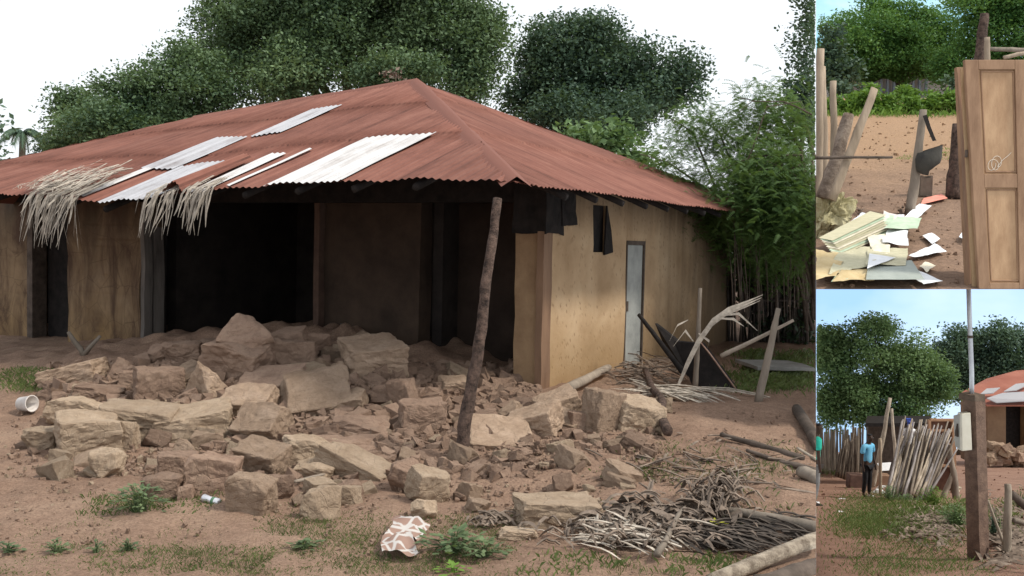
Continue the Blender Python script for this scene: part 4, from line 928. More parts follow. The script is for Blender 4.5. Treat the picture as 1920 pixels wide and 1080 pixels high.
thing_stick('branch', 'short pale stick by the right edge above the stubby log', G_(1495, 848), G_(1545, 880), .010, .014, M_woodlt, 2, .01, 'branch', clipit=True)
thing_stick('log', 'thick dark log standing slanted at the right edge', G_(1493, 778, .05), G_(1545, 860, .05), .045, .05, M_wooddk, 4, .01, 'log', clipit=True)
thing_stick('board', 'weathered board lying along the foot of the side wall', G_(1062, 742, .06), G_(1140, 706, .1), .05, .04, M_wood, 4, .01, 'board')
thing_stick('branch', 'bark covered branch lying against the last corner block', G_(1252, 828, .08), G_(1208, 722, .16), .040, .03, M_bark, 14, .04, 'branch')
thing_stick('branch', 'dead upright twig in the palm heap', G_(1380, 930), at(1385, 880, hit(1380, 930)[1]), .004, .003, M_straw, 4, .01, 'twig')
thing_stick('branch', 'pale bent stick lying across the foreground palm heap', G_(1232, 1058, .05), G_(1283, 985, .10), .018, .012, M_wood, 24, .05, 'branch')
mb = MB(); mb.box(Vector(hit(1450, 698))+Vector((0, 0, .09)), (.34, .03, 0), (-.05, .35, 0), (0, 0, .02)); rebase(tag(mb.build('concrete_slab', simple('grey slab', (.16, .155, .14), (.27, .265, .25), 4), rough=(3, .02, 2)), 'flat grey slab on the grass near the stick fence', 'slab'), hit(1465, 700))
#PART2
# ================================================================== upper terrace seen on the right (upper inset view)
def py_t(d): return 52+3920/d
def d_t(py): return 3920/(py-52)
def tg(px, py):     # point on the terrace ground
    return at(px, py, d_t(py))
drows = np.concatenate([np.linspace(7.995, 16, 120), np.linspace(16.2, 60, 60)])
V = []; NX = 70
for i, d in enumerate(drows):
    for j in range(NX):
        px = 1530.1+(2060-1530.1)*j/(NX-1); p = at(px, max(py_t(d), 184), d)
        if i > 0: p[2] += (.020*mn.fractal(Vector(p)*1.6, 1, 2, 5)+.006*mn.noise(Vector(p)*9))*min(1, i/6)
        V.append(p)
ii = np.arange(len(drows)-1)[:, None]*NX+np.arange(NX-1)[None, :]
te = link('ground', npmesh('terrace_ground', V, np.stack([ii, ii+1, ii+1+NX, ii+NX], -1).reshape(-1, 4), True), M_soil2); tag(te, kind='structure')
upclip = lambda X, Y_: (X > 1530.3) & (Y_ < 541.0)
def clipmesh(o, no, co=CAM, fill=True):
    bm = bmesh.new(); bm.from_mesh(o.data); mw = o.matrix_world.copy(); inv = Matrix.Translation(-Vector(o.location))
    bmesh.ops.bisect_plane(bm, geom=bm.verts[:]+bm.edges[:]+bm.faces[:], plane_co=Vector(co)-o.location, plane_no=Vector(no), clear_outer=True)
    es = [e for e in bm.edges if e.is_boundary]
    if es and fill:
        try: bmesh.ops.holes_fill(bm, edges=es)
        except Exception: pass
    bm.to_mesh(o.data); bm.free(); return o
nbm = -nb      # keep what lies right of the yard boundary
n542 = np.cross(ray(1531, 541.5), ray(1920, 541.5)); n542 /= np.linalg.norm(n542)
if n542@ray(1700, 700) < 0: n542 = -n542      # points to the lane below: cleared
def skymat(name, a, b, scale):
    m = bpy.data.materials.new(name); m.use_nodes = True; t = m.node_tree; t.nodes.clear(); co = coords(t, 'Object')
    mp = N(t, 'ShaderNodeMapping'); mp.inputs['Scale'].default_value = (1, 1, 2.2); t.links.new(co, mp.inputs[0])
    f = noise_tex(t, mp.outputs[0], scale, 5, .55); e = N(t, 'ShaderNodeEmission'); t.links.new(ramp(t, f, [(.40, a), (.62, b)]), e.inputs[0]); e.inputs[1].default_value = 1
    t.links.new(e.outputs[0], N(t, 'ShaderNodeOutputMaterial').inputs[0]); return m
def backdrop(x0, x1, y0, y1, d, mat, name='sky'):
    V = []; F_ = []; n = 16
    for i in range(n+1):
        px = x0+(x1-x0)*i/n; dd = d-(abs(i/n-.5)*2)**2*d*.04
        V += [at(px, y0, dd), at(px, y1, dd)]
    for i in range(n): F_.append((2*i, 2*i+2, 2*i+3, 2*i+1))
    return tag(link(name, npmesh(name, V, F_), mat), kind='structure')
backdrop(1530.05, 2200, -260, 250, 75, skymat('hazy blue sky', (.30, .62, .80), (.62, .82, .90), .09))
# trees, hedge and pale building beyond the terrace
GU = 'trees beyond the dirt terrace'
tree('mango_tree', 'big round bright green tree standing over the hedge', 40, [(1650, 90, 130, 75), (1600, 120, 90, 50), (1720, 110, 90, 60), (1670, 40, 80, 45), (1560, 110, 60, 50), (1740, 60, 60, 40), (1760, 120, 60, 45), (1650, 125, 120, 24)],
     (1697, 180, .22), M_leafU, .13, 44, .26, 50, 31, lambda X, Y_: upclip(X, Y_) & (Y_ < 154+6*np.sin(X*.09)), GU)
tree('mango_tree', 'second green tree rising behind the brown door', 36, [(1850, 30, 80, 60), (1920, 60, 70, 70), (1880, 0, 80, 50), (1830, 80, 50, 40), (1960, 30, 60, 70), (1780, 130, 40, 36), (1900, 110, 60, 40)], (1870, 180, .2), M_leafU, .12, 44, .24, 52, 32, upclip, GU)
tree('leafy_tree', 'small dark tree at the left end of the hedge', 34, [(1545, 140, 40, 40), (1580, 150, 40, 28), (1560, 90, 40, 40)], (1560, 190, .12), M_leafB, .18, 20, .22, 50, 33, upclip, GU)
hc = crown_points([(1580+i*24, 202-(i % 3)*5, 24, 26, (i % 2)*.5) for i in range(12)]+[(1560, 210, 20, 26), (1590, 212, 24, 18), (1640, 208, 30, 14)], 24.3, 260, 35, .9, .3)
V, Fq = leaves_from(hc, .12, 16, .10, 36); X, Y_ = proj(V); ok = upclip(X, Y_).reshape(-1, 4).all(1); Fq = Fq[ok]
tag(link('hedge', npmesh('hedge', V, Fq), M_leafE), 'bright green leafy hedge running behind the dirt terrace', 'hedge')
bb = Vector(at(1690, 178, 44)); bld = empty('pale_building', bb, 'pale low building with blue grey bars glimpsed under the big tree', 'building')
M_pale = simple('pale wall', (.50, .50, .50), (.68, .68, .67), 3, .8, .1); M_bars = simple('blue grey bars', (.24, .32, .42), (.34, .42, .52), 6, .7, 0)
mb = MB(); mb.box(at(1690, 164, 44.5), RV*3.4, (0, .1, 0), Z*.5); mb.build('wall', M_pale, bld)
for px in range(1640, 1745, 12):
    mb = MB(); mb.box(at(px, 161, 44.2), (.05, 0, 0), (0, .05, 0), Z*.42); mb.build('bar', M_bars, bld)
mb = MB(); mb.box(at(1690, 140, 44.3), RV*3.4, (0, 1, 0), Z*.07); mb.build('roof', simple('dull brown roof', (.2, .13, .1), (.3, .2, .15), 3), bld)
tree('leafy_tree', 'low dark bush beside the pale building', 30, [(1572, 170, 22, 14), (1782, 165, 24, 16)], (1572, 190, .05), M_leafB, .14, 18, .16, 120, 37, upclip, None)
for px, a, c in ((1598, 172, 'left'), (1742, 172, 'r'), (1720, 172, 'm'), (1775, 172, 'q')):
    pass
def up_stick(name, label, a, b, r0, r1, mat, seed=1, amp=.02, cat='post', da=None, db=None, clip=True, flat=None):
    d0 = da or d_t(a[1]); d1 = db or d0; mb = MB(); n = 10; pts = wob_line(at(a[0], a[1], d0), at(b[0], b[1], d1), n, amp, seed)
    mb.tube(pts, [r0+(r1-r0)*i/n for i in range(n+1)], 9, .1, seed, flat=flat or 1)
    o = mb.build(name, mat, smooth=True)
    if clip: clipmesh(o, nbm)
    clipmesh(o, n542); return rebase(tag(o, label, cat), at(a[0], a[1], d0))
M_bark2 = simple('grey flaking bark', (.14, .10, .075), (.42, .34, .27), 9, .9, 1.0, .03)
M_fence = simple('pale grey brown wood', (.20, .155, .11), (.40, .32, .24), 6, .85, .6, .01, stretch=(1, 1, .25), vary=.15)  # paler variant of the weathered wood colour
up_stick('fence_post', 'tall pale fence post at the left edge of the terrace', (1533, 400), (1538, 92), .055, .045, M_fence, 1, .01)
up_stick('fence_post', 'broad split fence post right beside the tallest one', (1545, 392), (1541, 125), .055, .045, M_fence, 2, .01)
up_stick('fence_post', 'slim upright fence post with a split top', (1563, 370), (1562, 152), .045, .040, M_fence, 3, .015)
up_stick('fence_plank', 'leaning grey plank crossing the fence posts', (1560, 375), (1640, 166), .055, .045, M_fence, 4, .006, 'plank', 9.6, 9.7, flat=.45)
up_stick('branch', 'thick knobbly branch propped among the fence posts', (1546, 372), (1592, 214), .085, .055, M_bark2, 5, .03, 'branch', 9.9, 9.9)
up_stick('fence_rail', 'thin horizontal rail tied across the leaning plank', (1525, 296), (1673, 295), .016, .012, M_wooddk, 6, .01, 'rail', 9.5, 9.7)
up_stick('fence_post', 'weathered post standing alone in the middle of the terrace', (1706, 402), (1731, 206), .058, .040, M_wood, 8, .02)
st_ = at(1735, 215, d_t(400)); mb = MB(); mb.ribbon([at(1734, 216, 11.1), at(1742, 240, 11.05), at(1752, 264, 11.0)], [.05, .045, .04], (1, 0, .3)); mb.ribbon([at(1737, 216, 11.12), at(1745, 240, 11.07), at(1755, 264, 11.02)], [.03, .03, .03], (0, 1, .3))
rebase(tag(mb.build('black_strap', M_soot), 'black strap dangling from the lone terrace post', 'strap'), st_)
# torn black bucket hanging on the post
c = Vector(at(1743, 300, 11.1)); V = []; F_ = []; n = 18; prof = [(.28, .92), (.12, 1.0), (-.05, .95), (-.18, .8), (-.26, .45), (-.28, .05)]; S_ = 23*11.1/F_PX
for i, (h_, r_) in enumerate(prof):
    for k in range(n):
        an = 2*math.pi*k/n; rr = S_*r_*(1+.2*mn.noise(Vector((math.cos(an), math.sin(an), h_*3))*1.5)); V.append(c+Vector((math.cos(an)*rr*1.1, math.sin(an)*rr*.7, h_*S_*4.0*.8+.05*math.cos(an)+.02*mn.noise(Vector((k, i, 1))))))
for i in range(len(prof)-1):
    for k in range(n): F_.append((i*n+k, i*n+(k+1) % n, (i+1)*n+(k+1) % n, (i+1)*n+k))
o = link('torn_bucket', npmesh('torn_bucket', V, F_, True), simple('black rubber', (.03, .03, .028), (.07, .065, .055), 6, .7, .4)); tag(o, 'torn black rubber bucket hanging from the lone terrace post', 'bucket'); rebase(o, c)
# hollow cement block
b = Vector(tg(1732, 368)); d = b.y; W = 11*d/F_PX; H = 19*d/F_PX; blk = empty('cement_block', b, 'dark hollow cement block standing on end near the lone post', 'block')
M_cem = simple('dark cement', (.11, .085, .065), (.22, .17, .13), 7, .95, .6)
mb = MB(); cz = b+Z*H
mb.box(cz+Vector((-W*.8, 0, 0)), (W*.2, 0, 0), (0, W, 0), (0, 0, H)); mb.box(cz+Vector((W*.8, 0, 0)), (W*.2, 0, 0), (0, W, 0), (0, 0, H)); mb.box(cz+Vector((0, W*.8, 0)), (W*.6, 0, 0), (0, W*.2, 0), (0, 0, H)); mb.box(cz+Vector((0, -W*.8, -H*.12)), (W*.6, 0, 0), (0, W*.2, 0), (0, 0, H*.88))
mb.build('block_body', M_cem, blk)
up_stick('tree_stump', 'rough old tree stem standing just left of the brown door', (1788, 372), (1796, 232), .095, .065, M_bark, 12, .02, 'tree stem')
weed(1784, 366, 34, 12, 'dark grass tuft at the foot of the rough tree stem', n=30, fn=tg)
weed(1612, 402, 30, 16, 'small dry weed near the paper heap', M_strawd, n=24, fn=tg); weed(1690, 402, 30, 18, 'dry brown weed beside the white sheets', M_strawd, n=36, fn=tg); weed(1598, 395, 8, 60, 'thin pale upright weed stalk on the terrace', M_straw, n=6, fn=tg)
up_stick('branch', 'rough upright limb sticking up behind the door top', (1834, 150), (1846, 26), .075, .05, M_bark, 15, .02, 'branch', 11.5, 11.5)
up_stick('fence_post', 'short pale post behind the top of the door', (1852, 150), (1851, 70), .034, .030, M_fence, 16, .01, 'post', 11, 11)
up_stick('fence_rail', 'grey brown roof pole reaching right behind the door', (1855, 92), (1960, 95), .026, .03, M_wood, 17, .01, 'pole', 12, 12)
up_stick('bent_branch', 'bent reddish branch above the right top of the door', (1882, 108), (1960, 92), .022, .025, M_fence, 18, .05, 'branch', 11.2, 11.2)
# the brown wooden doors
def dbox(mb, x0, x1, y0, y1, d, th, lean=1.0):
    K_ = lambda x, y: x+(y-112)/430*(27-(x-1809)*.19)*lean
    xa, xb1, xc, xd = K_(x0, y1), K_(x1, y1), K_(x1, y0), K_(x0, y0)
    c0 = Vector(at(x0, y1, d)); c0, c1, c2, c3 = (Vector(at(*q)) for q in ((xa, y1, d), (xb1, y1, d), (xc, y0, d), (xd, y0, d)))
    mb.poly([c0, c1, c2, c3], (0, th, 0)); return
    c0 = Vector(at(x0, y1, d)); c1 = Vector(at(x1, y1, d)); c2 = Vector(at(x1, y0, d)); c3 = Vector(at(x0, y0, d))
    mb.poly([c0, c1, c2, c3], (0, th, 0))
M_door = simple('brown painted door', (.20, .115, .068), (.39, .245, .15), 5, .75, .5, .004, stretch=(1.5, 1.5, .35))
M_doorp = simple('orange brown door panel', (.32, .19, .105), (.52, .34, .20), 5, .75, .5, .004, stretch=(1.5, 1.5, .5))
DD = 8.0
dr = empty('wooden_door', at(1865, 560, DD), 'tall brown two panel door with a chalk scribble leaning upright', 'door')
for nm, q, pr, mt in (('stile', (1809, 1834, 112, 575), 0, M_door), ('stile', (1903, 1930, 112, 575), 0, M_door), ('top_rail', (1834, 1903, 112, 130), .002, M_door), ('middle_rail', (1834, 1903, 326, 352), .002, M_door), ('bottom_rail', (1834, 1903, 530, 575), .002, M_door)):
    mb = MB(); dbox(mb, *q, DD+pr, .04); o = mb.build(nm, mt, dr, bevel=.004)
for q in ((1832, 1905, 128, 328), (1832, 1905, 350, 532)):
    mb = MB(); dbox(mb, *q, DD+.022, .014); o = mb.build('panel', M_doorp, dr)
    mb = MB(); x0, x1, y0, y1 = q
    for a, b_ in (((x0+6, y0+6), (x1-6, y0+6)), ((x1-6, y0+6), (x1-6, y1-6)), ((x1-6, y1-6), (x0+6, y1-6)), ((x0+6, y1-6), (x0+6, y0+6))): mb.tube([at(a[0]+(a[1]-112)/430*(27-(a[0]-1809)*.19), a[1], DD+.02), at(b_[0]+(b_[1]-112)/430*(27-(b_[0]-1809)*.19), b_[1], DD+.02)], .007, 6)
    mb.build('moulding', M_door, dr)
mb = MB(); pts = []
for i in range(60):
    f = i/59; a = f*2*math.pi*2.3; cx = 1858+14*f; cy = 306+4*math.sin(f*5); pts.append(Vector(at(cx+9*math.cos(a)*(1-.2*f), cy+11*math.sin(a), DD+.018)))
for q in ((1880, 300), (1890, 292), (1896, 286)): pts.append(Vector(at(*q, DD+.018)))
mb.tube(pts, .0022, 5); mb.build('chalk_mark', simple('chalk', (.62, .55, .45), (.75, .68, .58), 9, .9, 0), dr)
d2_ = empty('wooden_door', at(1800, 560, DD+.12), 'second brown door standing edge out behind the one with the scribble', 'door')
mb = MB(); c0, c1, c2, c3 = (Vector(at(*q)) for q in ((1822, 575, DD+.10), (1855, 575, DD+.5), (1850, 122, DD+.5), (1794, 125, DD+.10)))
mb.poly([Vector(at(1815, 575, DD+.1)), Vector(at(1850, 575, DD+.42)), Vector(at(1840, 124, DD+.42)), Vector(at(1794, 126, DD+.1))], (.0, .05, 0)); mb.build('door_leaf', M_door, d2_, bevel=.004)
mb = MB(); mb.poly([Vector(at(1826, 575, DD+.075)), Vector(at(1840, 575, DD+.075)), Vector(at(1810, 126, DD+.075)), Vector(at(1802, 126, DD+.075))], (0, .02, 0)); mb.build('door_edge', simple('worn door edge', (.40, .27, .15), (.52, .37, .22), 5, .7, .3), d2_)
mb = MB(); mb.box(at(1812, 288, DD+.065), (.008, 0, 0), (0, .012, 0), (0, 0, .03)); mb.build('hinge', M_wooddk, d2_)
for o in list(dr.children)+list(d2_.children):
    bm = bmesh.new(); bm.from_mesh(o.data); bmesh.ops.bisect_plane(bm, geom=bm.verts[:]+bm.edges[:]+bm.faces[:], plane_co=Vector(CAM), plane_no=Vector(n542), clear_outer=True)
    es = [e for e in bm.edges if e.is_boundary]
    if es: bmesh.ops.holes_fill(bm, edges=es)
    bm.to_mesh(o.data); bm.free()
# papers and files
M_pbl = simple('bluish paper', (.55, .62, .70), (.72, .77, .82), 8, .7, .15); M_pgr = simple('pale green paper', (.36, .47, .33), (.52, .62, .47), 8, .7, .2); M_pkh = simple('old khaki files', (.42, .40, .26), (.60, .56, .40), 14, .8, .5, stretch=(1, 5, 1))
M_pkr = simple('kraft cardboard', (.42, .31, .15), (.58, .46, .26), 6, .8, .3); M_pcr = simple('cream paper', (.60, .55, .42), (.76, .71, .58), 8, .8, .2); M_red = simple('salmon red paper', (.65, .20, .14), (.75, .30, .22), 6, .7, .1); M_grey = simple('grey folder', (.27, .30, .27), (.36, .39, .35), 6, .7, .2)
def psheet(name, label, quad, mat, lift=.01, wr=.02, seed=0, cat='paper', n=10, grp=None):
    o = sheet(name, [np.array(tg(*(sum(k[0] for k in quad)/4+(q[0]-sum(k[0] for k in quad)/4)*1.22, min(560, sum(k[1] for k in quad)/4+(q[1]-sum(k[1] for k in quad)/4)*1.22))))+np.array([0, 0, lift+.035]) for q in quad], mat, .0, wr*.85, n, seed); o = clipmesh(o, nbm, fill=False); clipmesh(o, n542, fill=False); return tag(o, label, cat, grp)
psheet('red_paper', 'salmon red paper lying alone below the cement block', ((1730, 388), (1772, 378), (1762, 371), (1735, 378)), M_red, .005, .004, 1)
psheet('white_sheet', 'white sheet nearest the foot of the lone post', ((1692, 424), (1713, 425), (1741, 400), (1722, 396)), M_white, .03, .02, 2)
psheet('white_sheet', 'white sheet partly under the first one at the heap top', ((1645, 424), (1690, 430), (1690, 414), (1650, 416)), M_white, .02, .02, 3)
psheet('blue_white_sheet', 'bluish white sheet at the upper left of the paper heap', ((1592, 430), (1612, 436), (1640, 420), (1616, 412)), M_pbl, .02, .02, 4)
psheet('blue_white_sheet', 'small bluish white scrap at the left of the heap', ((1582, 446), (1604, 446), (1606, 439), (1588, 440)), M_pbl, .02, .02, 5)
psheet('paper_scrap', 'small white scrap right of the paper heap', ((1732, 450), (1747, 463), (1760, 455), (1746, 446)), M_white, .005, .015, 6)
psheet('white_sheet', 'bent white sheet farther right on the bare dirt', ((1709, 487), (1718, 490), (1768, 481), (1750, 468)), M_white, .005, .03, 7)
psheet('paper_scrap', 'torn cream scrap on the dirt below the bent sheet', ((1726, 508), (1738, 518), (1750, 508), (1734, 502)), M_pcr, .005, .03, 8)
psheet('white_sheet', 'white sheet at the lower edge of the terrace beside the grey folder', ((1700, 520), (1730, 541), (1760, 536), (1712, 515)), M_white, .01, .02, 9)
psheet('paper_scrap', 'tiny bluish scrap on the dirt left of the door', ((1800, 452), (1811, 459), (1812, 448), (1804, 445)), M_pbl, .005, .02, 10)
psheet('green_folder', 'pale green folder on top of the heap', ((1662, 455), (1715, 455), (1722, 437), (1684, 434)), M_pgr, .10, .03, 11, 'folder')
psheet('green_folder', 'mint green folder under the white crumpled papers', ((1640, 440), (1670, 445), (1672, 428), (1650, 428)), M_pgr, .09, .02, 12, 'folder')
psheet('crumpled_paper', 'crumpled white papers in the middle of the heap', ((1660, 475), (1698, 477), (1702, 455), (1668, 452)), M_white, .06, .07, 13)
psheet('pink_paper', 'pinkish cream sheet spread over the heap top', ((1655, 445), (1695, 450), (1680, 425), (1658, 420)), simple('pinkish paper', (.6, .5, .45), (.72, .63, .58), 8, .8, .2), .08, .03, 14)
# stack of old files: many thin leaves
sf = empty('file_stack', tg(1600, 480), 'slanting stack of old khaki paper files across the heap', 'files')
for k in range(9):
    f = k/8; o = sheet('file', [np.array(tg(1534+22*f, 478+14*f))+np.array([0, 0, .16-.008*k]), np.array(tg(1560+20*f, 484+6*f))+np.array([0, 0, .16-.012*k]), np.array(tg(1660+5*f, 440+14*f))+np.array([0, 0, .20-.016*k]), np.array(tg(1630-5*f, 434+9*f))+np.array([0, 0, .21-.014*k])], (M_pkh, M_pgr, M_pcr)[k % 3] if k % 4 else M_pkh, 0, .004, 12, k)
    clipmesh(o, nbm, fill=False); o.parent = sf; o.matrix_parent_inverse = Matrix.Translation(sf.location).inverted()
psheet('cardboard_folder', 'tan cardboard folders fanned out at the lower left corner', ((1531, 540), (1565, 535), (1580, 500), (1533, 492)), M_pkr, .04, .06, 21, 'folder', 14)
psheet('cardboard_folder', 'olive cardboard sheet under the slanting files', ((1560, 530), (1640, 515), (1655, 480), (1580, 495)), M_pkh, .05, .05, 22, 'folder', 14)
psheet('cardboard_folder', 'cream curled folder right of the slanting files', ((1640, 500), (1665, 500), (1662, 460), (1630, 465)), M_pcr, .06, .06, 23, 'folder', 14)
psheet('cardboard_folder', 'khaki folder behind the flat grey one', ((1630, 520), (1690, 518), (1695, 492), (1632, 492)), M_pkh, .07, .04, 24, 'folder', 14)
psheet('cardboard_folder', 'yellow kraft sheet at the bottom of the heap', ((1570, 542), (1632, 542), (1640, 508), (1590, 515)), M_pkr, .03, .05, 25, 'folder', 14)
psheet('grey_folder', 'flat grey green folder at the lower edge of the heap', ((1632, 543), (1722, 543), (1702, 512), (1636, 514)), M_grey, .06, .004, 26, 'folder')
psheet('white_sheet', 'white page sticking out above the flat grey folder', ((1628, 530), (1640, 525), (1672, 512), (1632, 505)), M_white, .09, .01, 27)
psheet('green_paper', 'mint scrap at the lowest left of the heap', ((1562, 542), (1598, 542), (1585, 526), (1570, 528)), M_pgr, .03, .03, 28)
# yellowish sack against the fence
sk = []; c = Vector(tg(1545, 440)); r = hull_mesh('sack', 77, 'lump', 4, .14)
o = link('yellow_sack', r, simple('dirty yellow sacking', (.34, .30, .15), (.60, .55, .36), 4, .9, .8, .03)); o.location = c+Z*.14; o.scale = (.34, .4, .52); o.rotation_euler = (.2, .3, .4)
tag(o, 'crumpled dirty yellow sack slumped against the fence posts', 'sack')
bm = bmesh.new(); bm.from_mesh(r); bm.transform(o.matrix_basis); o.matrix_basis = Matrix.Identity(4); bmesh.ops.bisect_plane(bm, geom=bm.verts[:]+bm.edges[:]+bm.faces[:], plane_co=Vector(CAM), plane_no=Vector(nbm), clear_outer=True); bm.to_mesh(r); bm.free(); rebase(o, c)
blades('grass', [((1560, 1797), (206, 222), 900, .16, .2), ((1760, 1800), (280, 300), 300, .05, .1), ((1690, 1720), (290, 305), 150, .04, .1)], M_leafE, tg, 41, 'bright grass fringe under the terrace hedge', upclip)
o = crumbs('small_stones', [((1535, 1800), (225, 540), 500, 1, 4)], M_soil2, tg, 43); tag(o, 'tiny clods of earth sprinkled on the terrace dirt', 'crumbs', None, 'stuff'); clipmesh(o, nbm)
# ================================================================== lane below on the right (lower inset view)
_D = [8.2, 28.6, 36, 50, 92]; _Y = [1101, 930.5, 900, 866, 846]
def py_l(d): return float(np.interp(1/d, [1/k for k in _D[::-1]], _Y[::-1]))
def d_l(py): return 1/float(np.interp(-py, [-k for k in _Y], [1/k for k in _D]))
def lg(px, py): return at(px, py, d_l(py))
drows = np.concatenate([np.linspace(8.6, 20, 110), np.linspace(20.3, 92, 120)]); V = []; NX = 80
for i, d in enumerate(drows):
    for j in range(NX):
        px = 1530.1+(2100-1530.1)*j/(NX-1); p = at(px, py_l(d), d); p[2] += .035*mn.fractal(Vector(p)*.9, 1, 2, 5); V.append(p)
ii = np.arange(len(drows)-1)[:, None]*NX+np.arange(NX-1)[None, :]
la = link('path', npmesh('lane_ground', V, np.stack([ii, ii+1, ii+1+NX, ii+NX], -1).reshape(-1, 4), True), M_soil3); tag(la, kind='structure')
M_grass2 = leafmat('dry grass blades', (.07, .125, .035), (.21, .26, .09), 1.5, .3)
backdrop(1530.05, 2200, 505, 900, 90, skymat('pale blue sky', (.34, .56, .86), (.58, .74, .92), .03))
loclip = lambda X, Y_: (X > 1530.3) & (Y_ > 543)
GL = 'trees around the lane'
tree('mango_tree', 'wide spreading tree with low branches above the leaning sticks', 38, [(1570, 680, 70, 60), (1640, 660, 80, 50), (1700, 690, 70, 60), (1600, 740, 80, 50), (1680, 750, 80, 40), (1750, 740, 45, 45), (1545, 640, 40, 36), (1530, 700, 46, 70), (1540, 770, 50, 30), (1640, 620, 40, 26), (1560, 760, 50, 34), (1730, 700, 50, 50), (1650, 780, 60, 20)],
     (1668, 880, .2), M_leafD, .12, 42, .24, 64, 51, loclip, GL)
tree('dark_tree', 'dark green tree far behind the distant red roof', 70, [(1800, 660, 50, 40), (1860, 650, 60, 40), (1920, 660, 50, 45), (1780, 690, 40, 40), (1830, 690, 60, 40), (1890, 690, 60, 40), (1960, 660, 50, 50), (1770, 660, 26, 26), (1800, 730, 40, 30)], (1800, 850, .3), M_leafB, .24, 40, .42, 20, 52, loclip, GL)
def lo_stick(mb, a, b, d, r0, r1, seed, amp=.015, db=None): 
    n = 6; pts = wob_line(at(a[0], a[1], d), at(b[0], b[1], db or d), n, amp, seed); mb.tube(pts, [r0+(r1-r0)*i/n for i in range(n+1)], 6, .1, seed)
r_ = random.Random(8)
f1 = empty('stick_fence', lg(1565, 888), 'upright stick fence behind the grass strip at the left of the lane', 'fence')
for i in range(34):
    px = 1520+i*3.0; mb = MB(); d = d_l(888); lo_stick(mb, (px, 893), (px+r_.uniform(-3, 3), r_.uniform(790, 812)), d, .05, .04, i)
    o = mb.build('stick', M_wood if i % 3 else M_woodlt, f1, True); bm = bmesh.new(); bm.from_mesh(o.data); bmesh.ops.bisect_plane(bm, geom=bm.verts[:]+bm.edges[:]+bm.faces[:], plane_co=Vector(CAM), plane_no=Vector(nbm), clear_outer=True); bm.to_mesh(o.data); bm.free()
f2 = empty('stick_bundle', lg(1590, 905), 'dark bundle of sticks leaning left near the blue shirted person', 'stick bundle')
for i in range(20):
    px = 1566+i*2.6; mb = MB(); lo_stick(mb, (px, 893+i*.9), (px+r_.uniform(6, 18) if i < 12 else px+r_.uniform(-6, 4), r_.uniform(800, 830) if i > 8 else r_.uniform(822, 842)), d_l(900), .035, .028, i+40); mb.build('stick', (M_wooddk, M_wood)[i % 2], f2, True)
M_silver = simple('silver grey stick', (.20, .18, .17), (.40, .37, .36), 6, .9, .5, stretch=(1, 1, .3), vary=.2)
f3 = empty('leaning_stick_fence', lg(1705, 938), 'broad fallen fence of pale sticks all leaning to the right', 'fence')
d3 = d_l(938)
for i in range(90):
    f = i/89; bx = 1660+f*78+r_.uniform(-4, 4); by = 925+r_.uniform(-2, 18); tx = 1692+f*100+r_.uniform(-8, 8)-10*math.sin(f*3); ty = 802+r_.uniform(-24, 30)+(12*f); mb = MB(); lo_stick(mb, (bx, by), (tx, ty), d3+r_.uniform(-.5, .5), .044, .018, i+80, .02, d3+.9+r_.uniform(-.4, .4)); mb.build('stick', (M_silver, M_wood, M_silver, M_woodlt)[i % 4], f3, True)
def lone(name, label, a, b, r0, r1, mat, seed, amp=.02, cat='post', d=None):
    mb = MB(); d = d or d_l(a[1]); n = 12; pts = wob_line(at(a[0], a[1], d), at(b[0], b[1], d), n, amp, seed); mb.tube(pts, [r0+(r1-r0)*i/n for i in range(n+1)], 8, .12, seed); o = mb.build(name, mat, smooth=True); return rebase(tag(o, label, cat), at(a[0], a[1], d))
lone('stake', 'tall leaning pale stake right of the blue shirted person', (1636, 915), (1669, 746), .085, .06, M_woodlt, 3)
lone('stake', 'shorter stake holding the white sheet', (1651, 930), (1650, 822), .05, .05, M_fence, 4)
lone('stake', 'thin forked stake between the tall one and the fallen fence', (1680, 920), (1672, 766), .06, .04, M_woodlt, 5, .04)
lone('stake', 'forked stake at the right end of the fallen fence', (1795, 945), (1780, 834), .10, .07, M_wood, 6, .04, d=27)
lone('stake', 'diagonal stick crossing behind the forked stake', (1768, 935), (1790, 880), .09, .06, M_woodlt, 7, .02, d=27)
lone('stake', 'knobbly pale stake standing right of the concrete post', (1886, 1062), (1890, 908), .048, .036, M_woodlt, 8, .04, d=10.6)
lone('stick', 'thin pale stick leaning from the concrete post base', (1882, 1020), (1852, 938), .018, .014, M_woodlt, 9, .01, 'stick', d=10.8)
lone('log', 'dark log slanting at the right edge of the lane', (1935, 960), (1895, 925), .05, .05, M_wooddk, 10, .02, 'log', d=12)
lone('log', 'grey log lying across the grass left of the concrete post', (1693, 963), (1780, 968), .12, .10, M_wood, 11, .02, 'log', d=21)
lone('log', 'long pole lying behind the concrete post', (1795, 948), (1930, 955), .08, .07, M_wooddk, 12, .02, 'log', d=24)
lone('log', 'thin grey pole lying right of the knobbly stake', (1900, 975), (1935, 985), .04, .04, M_wood, 13, .02, 'log', d=14)
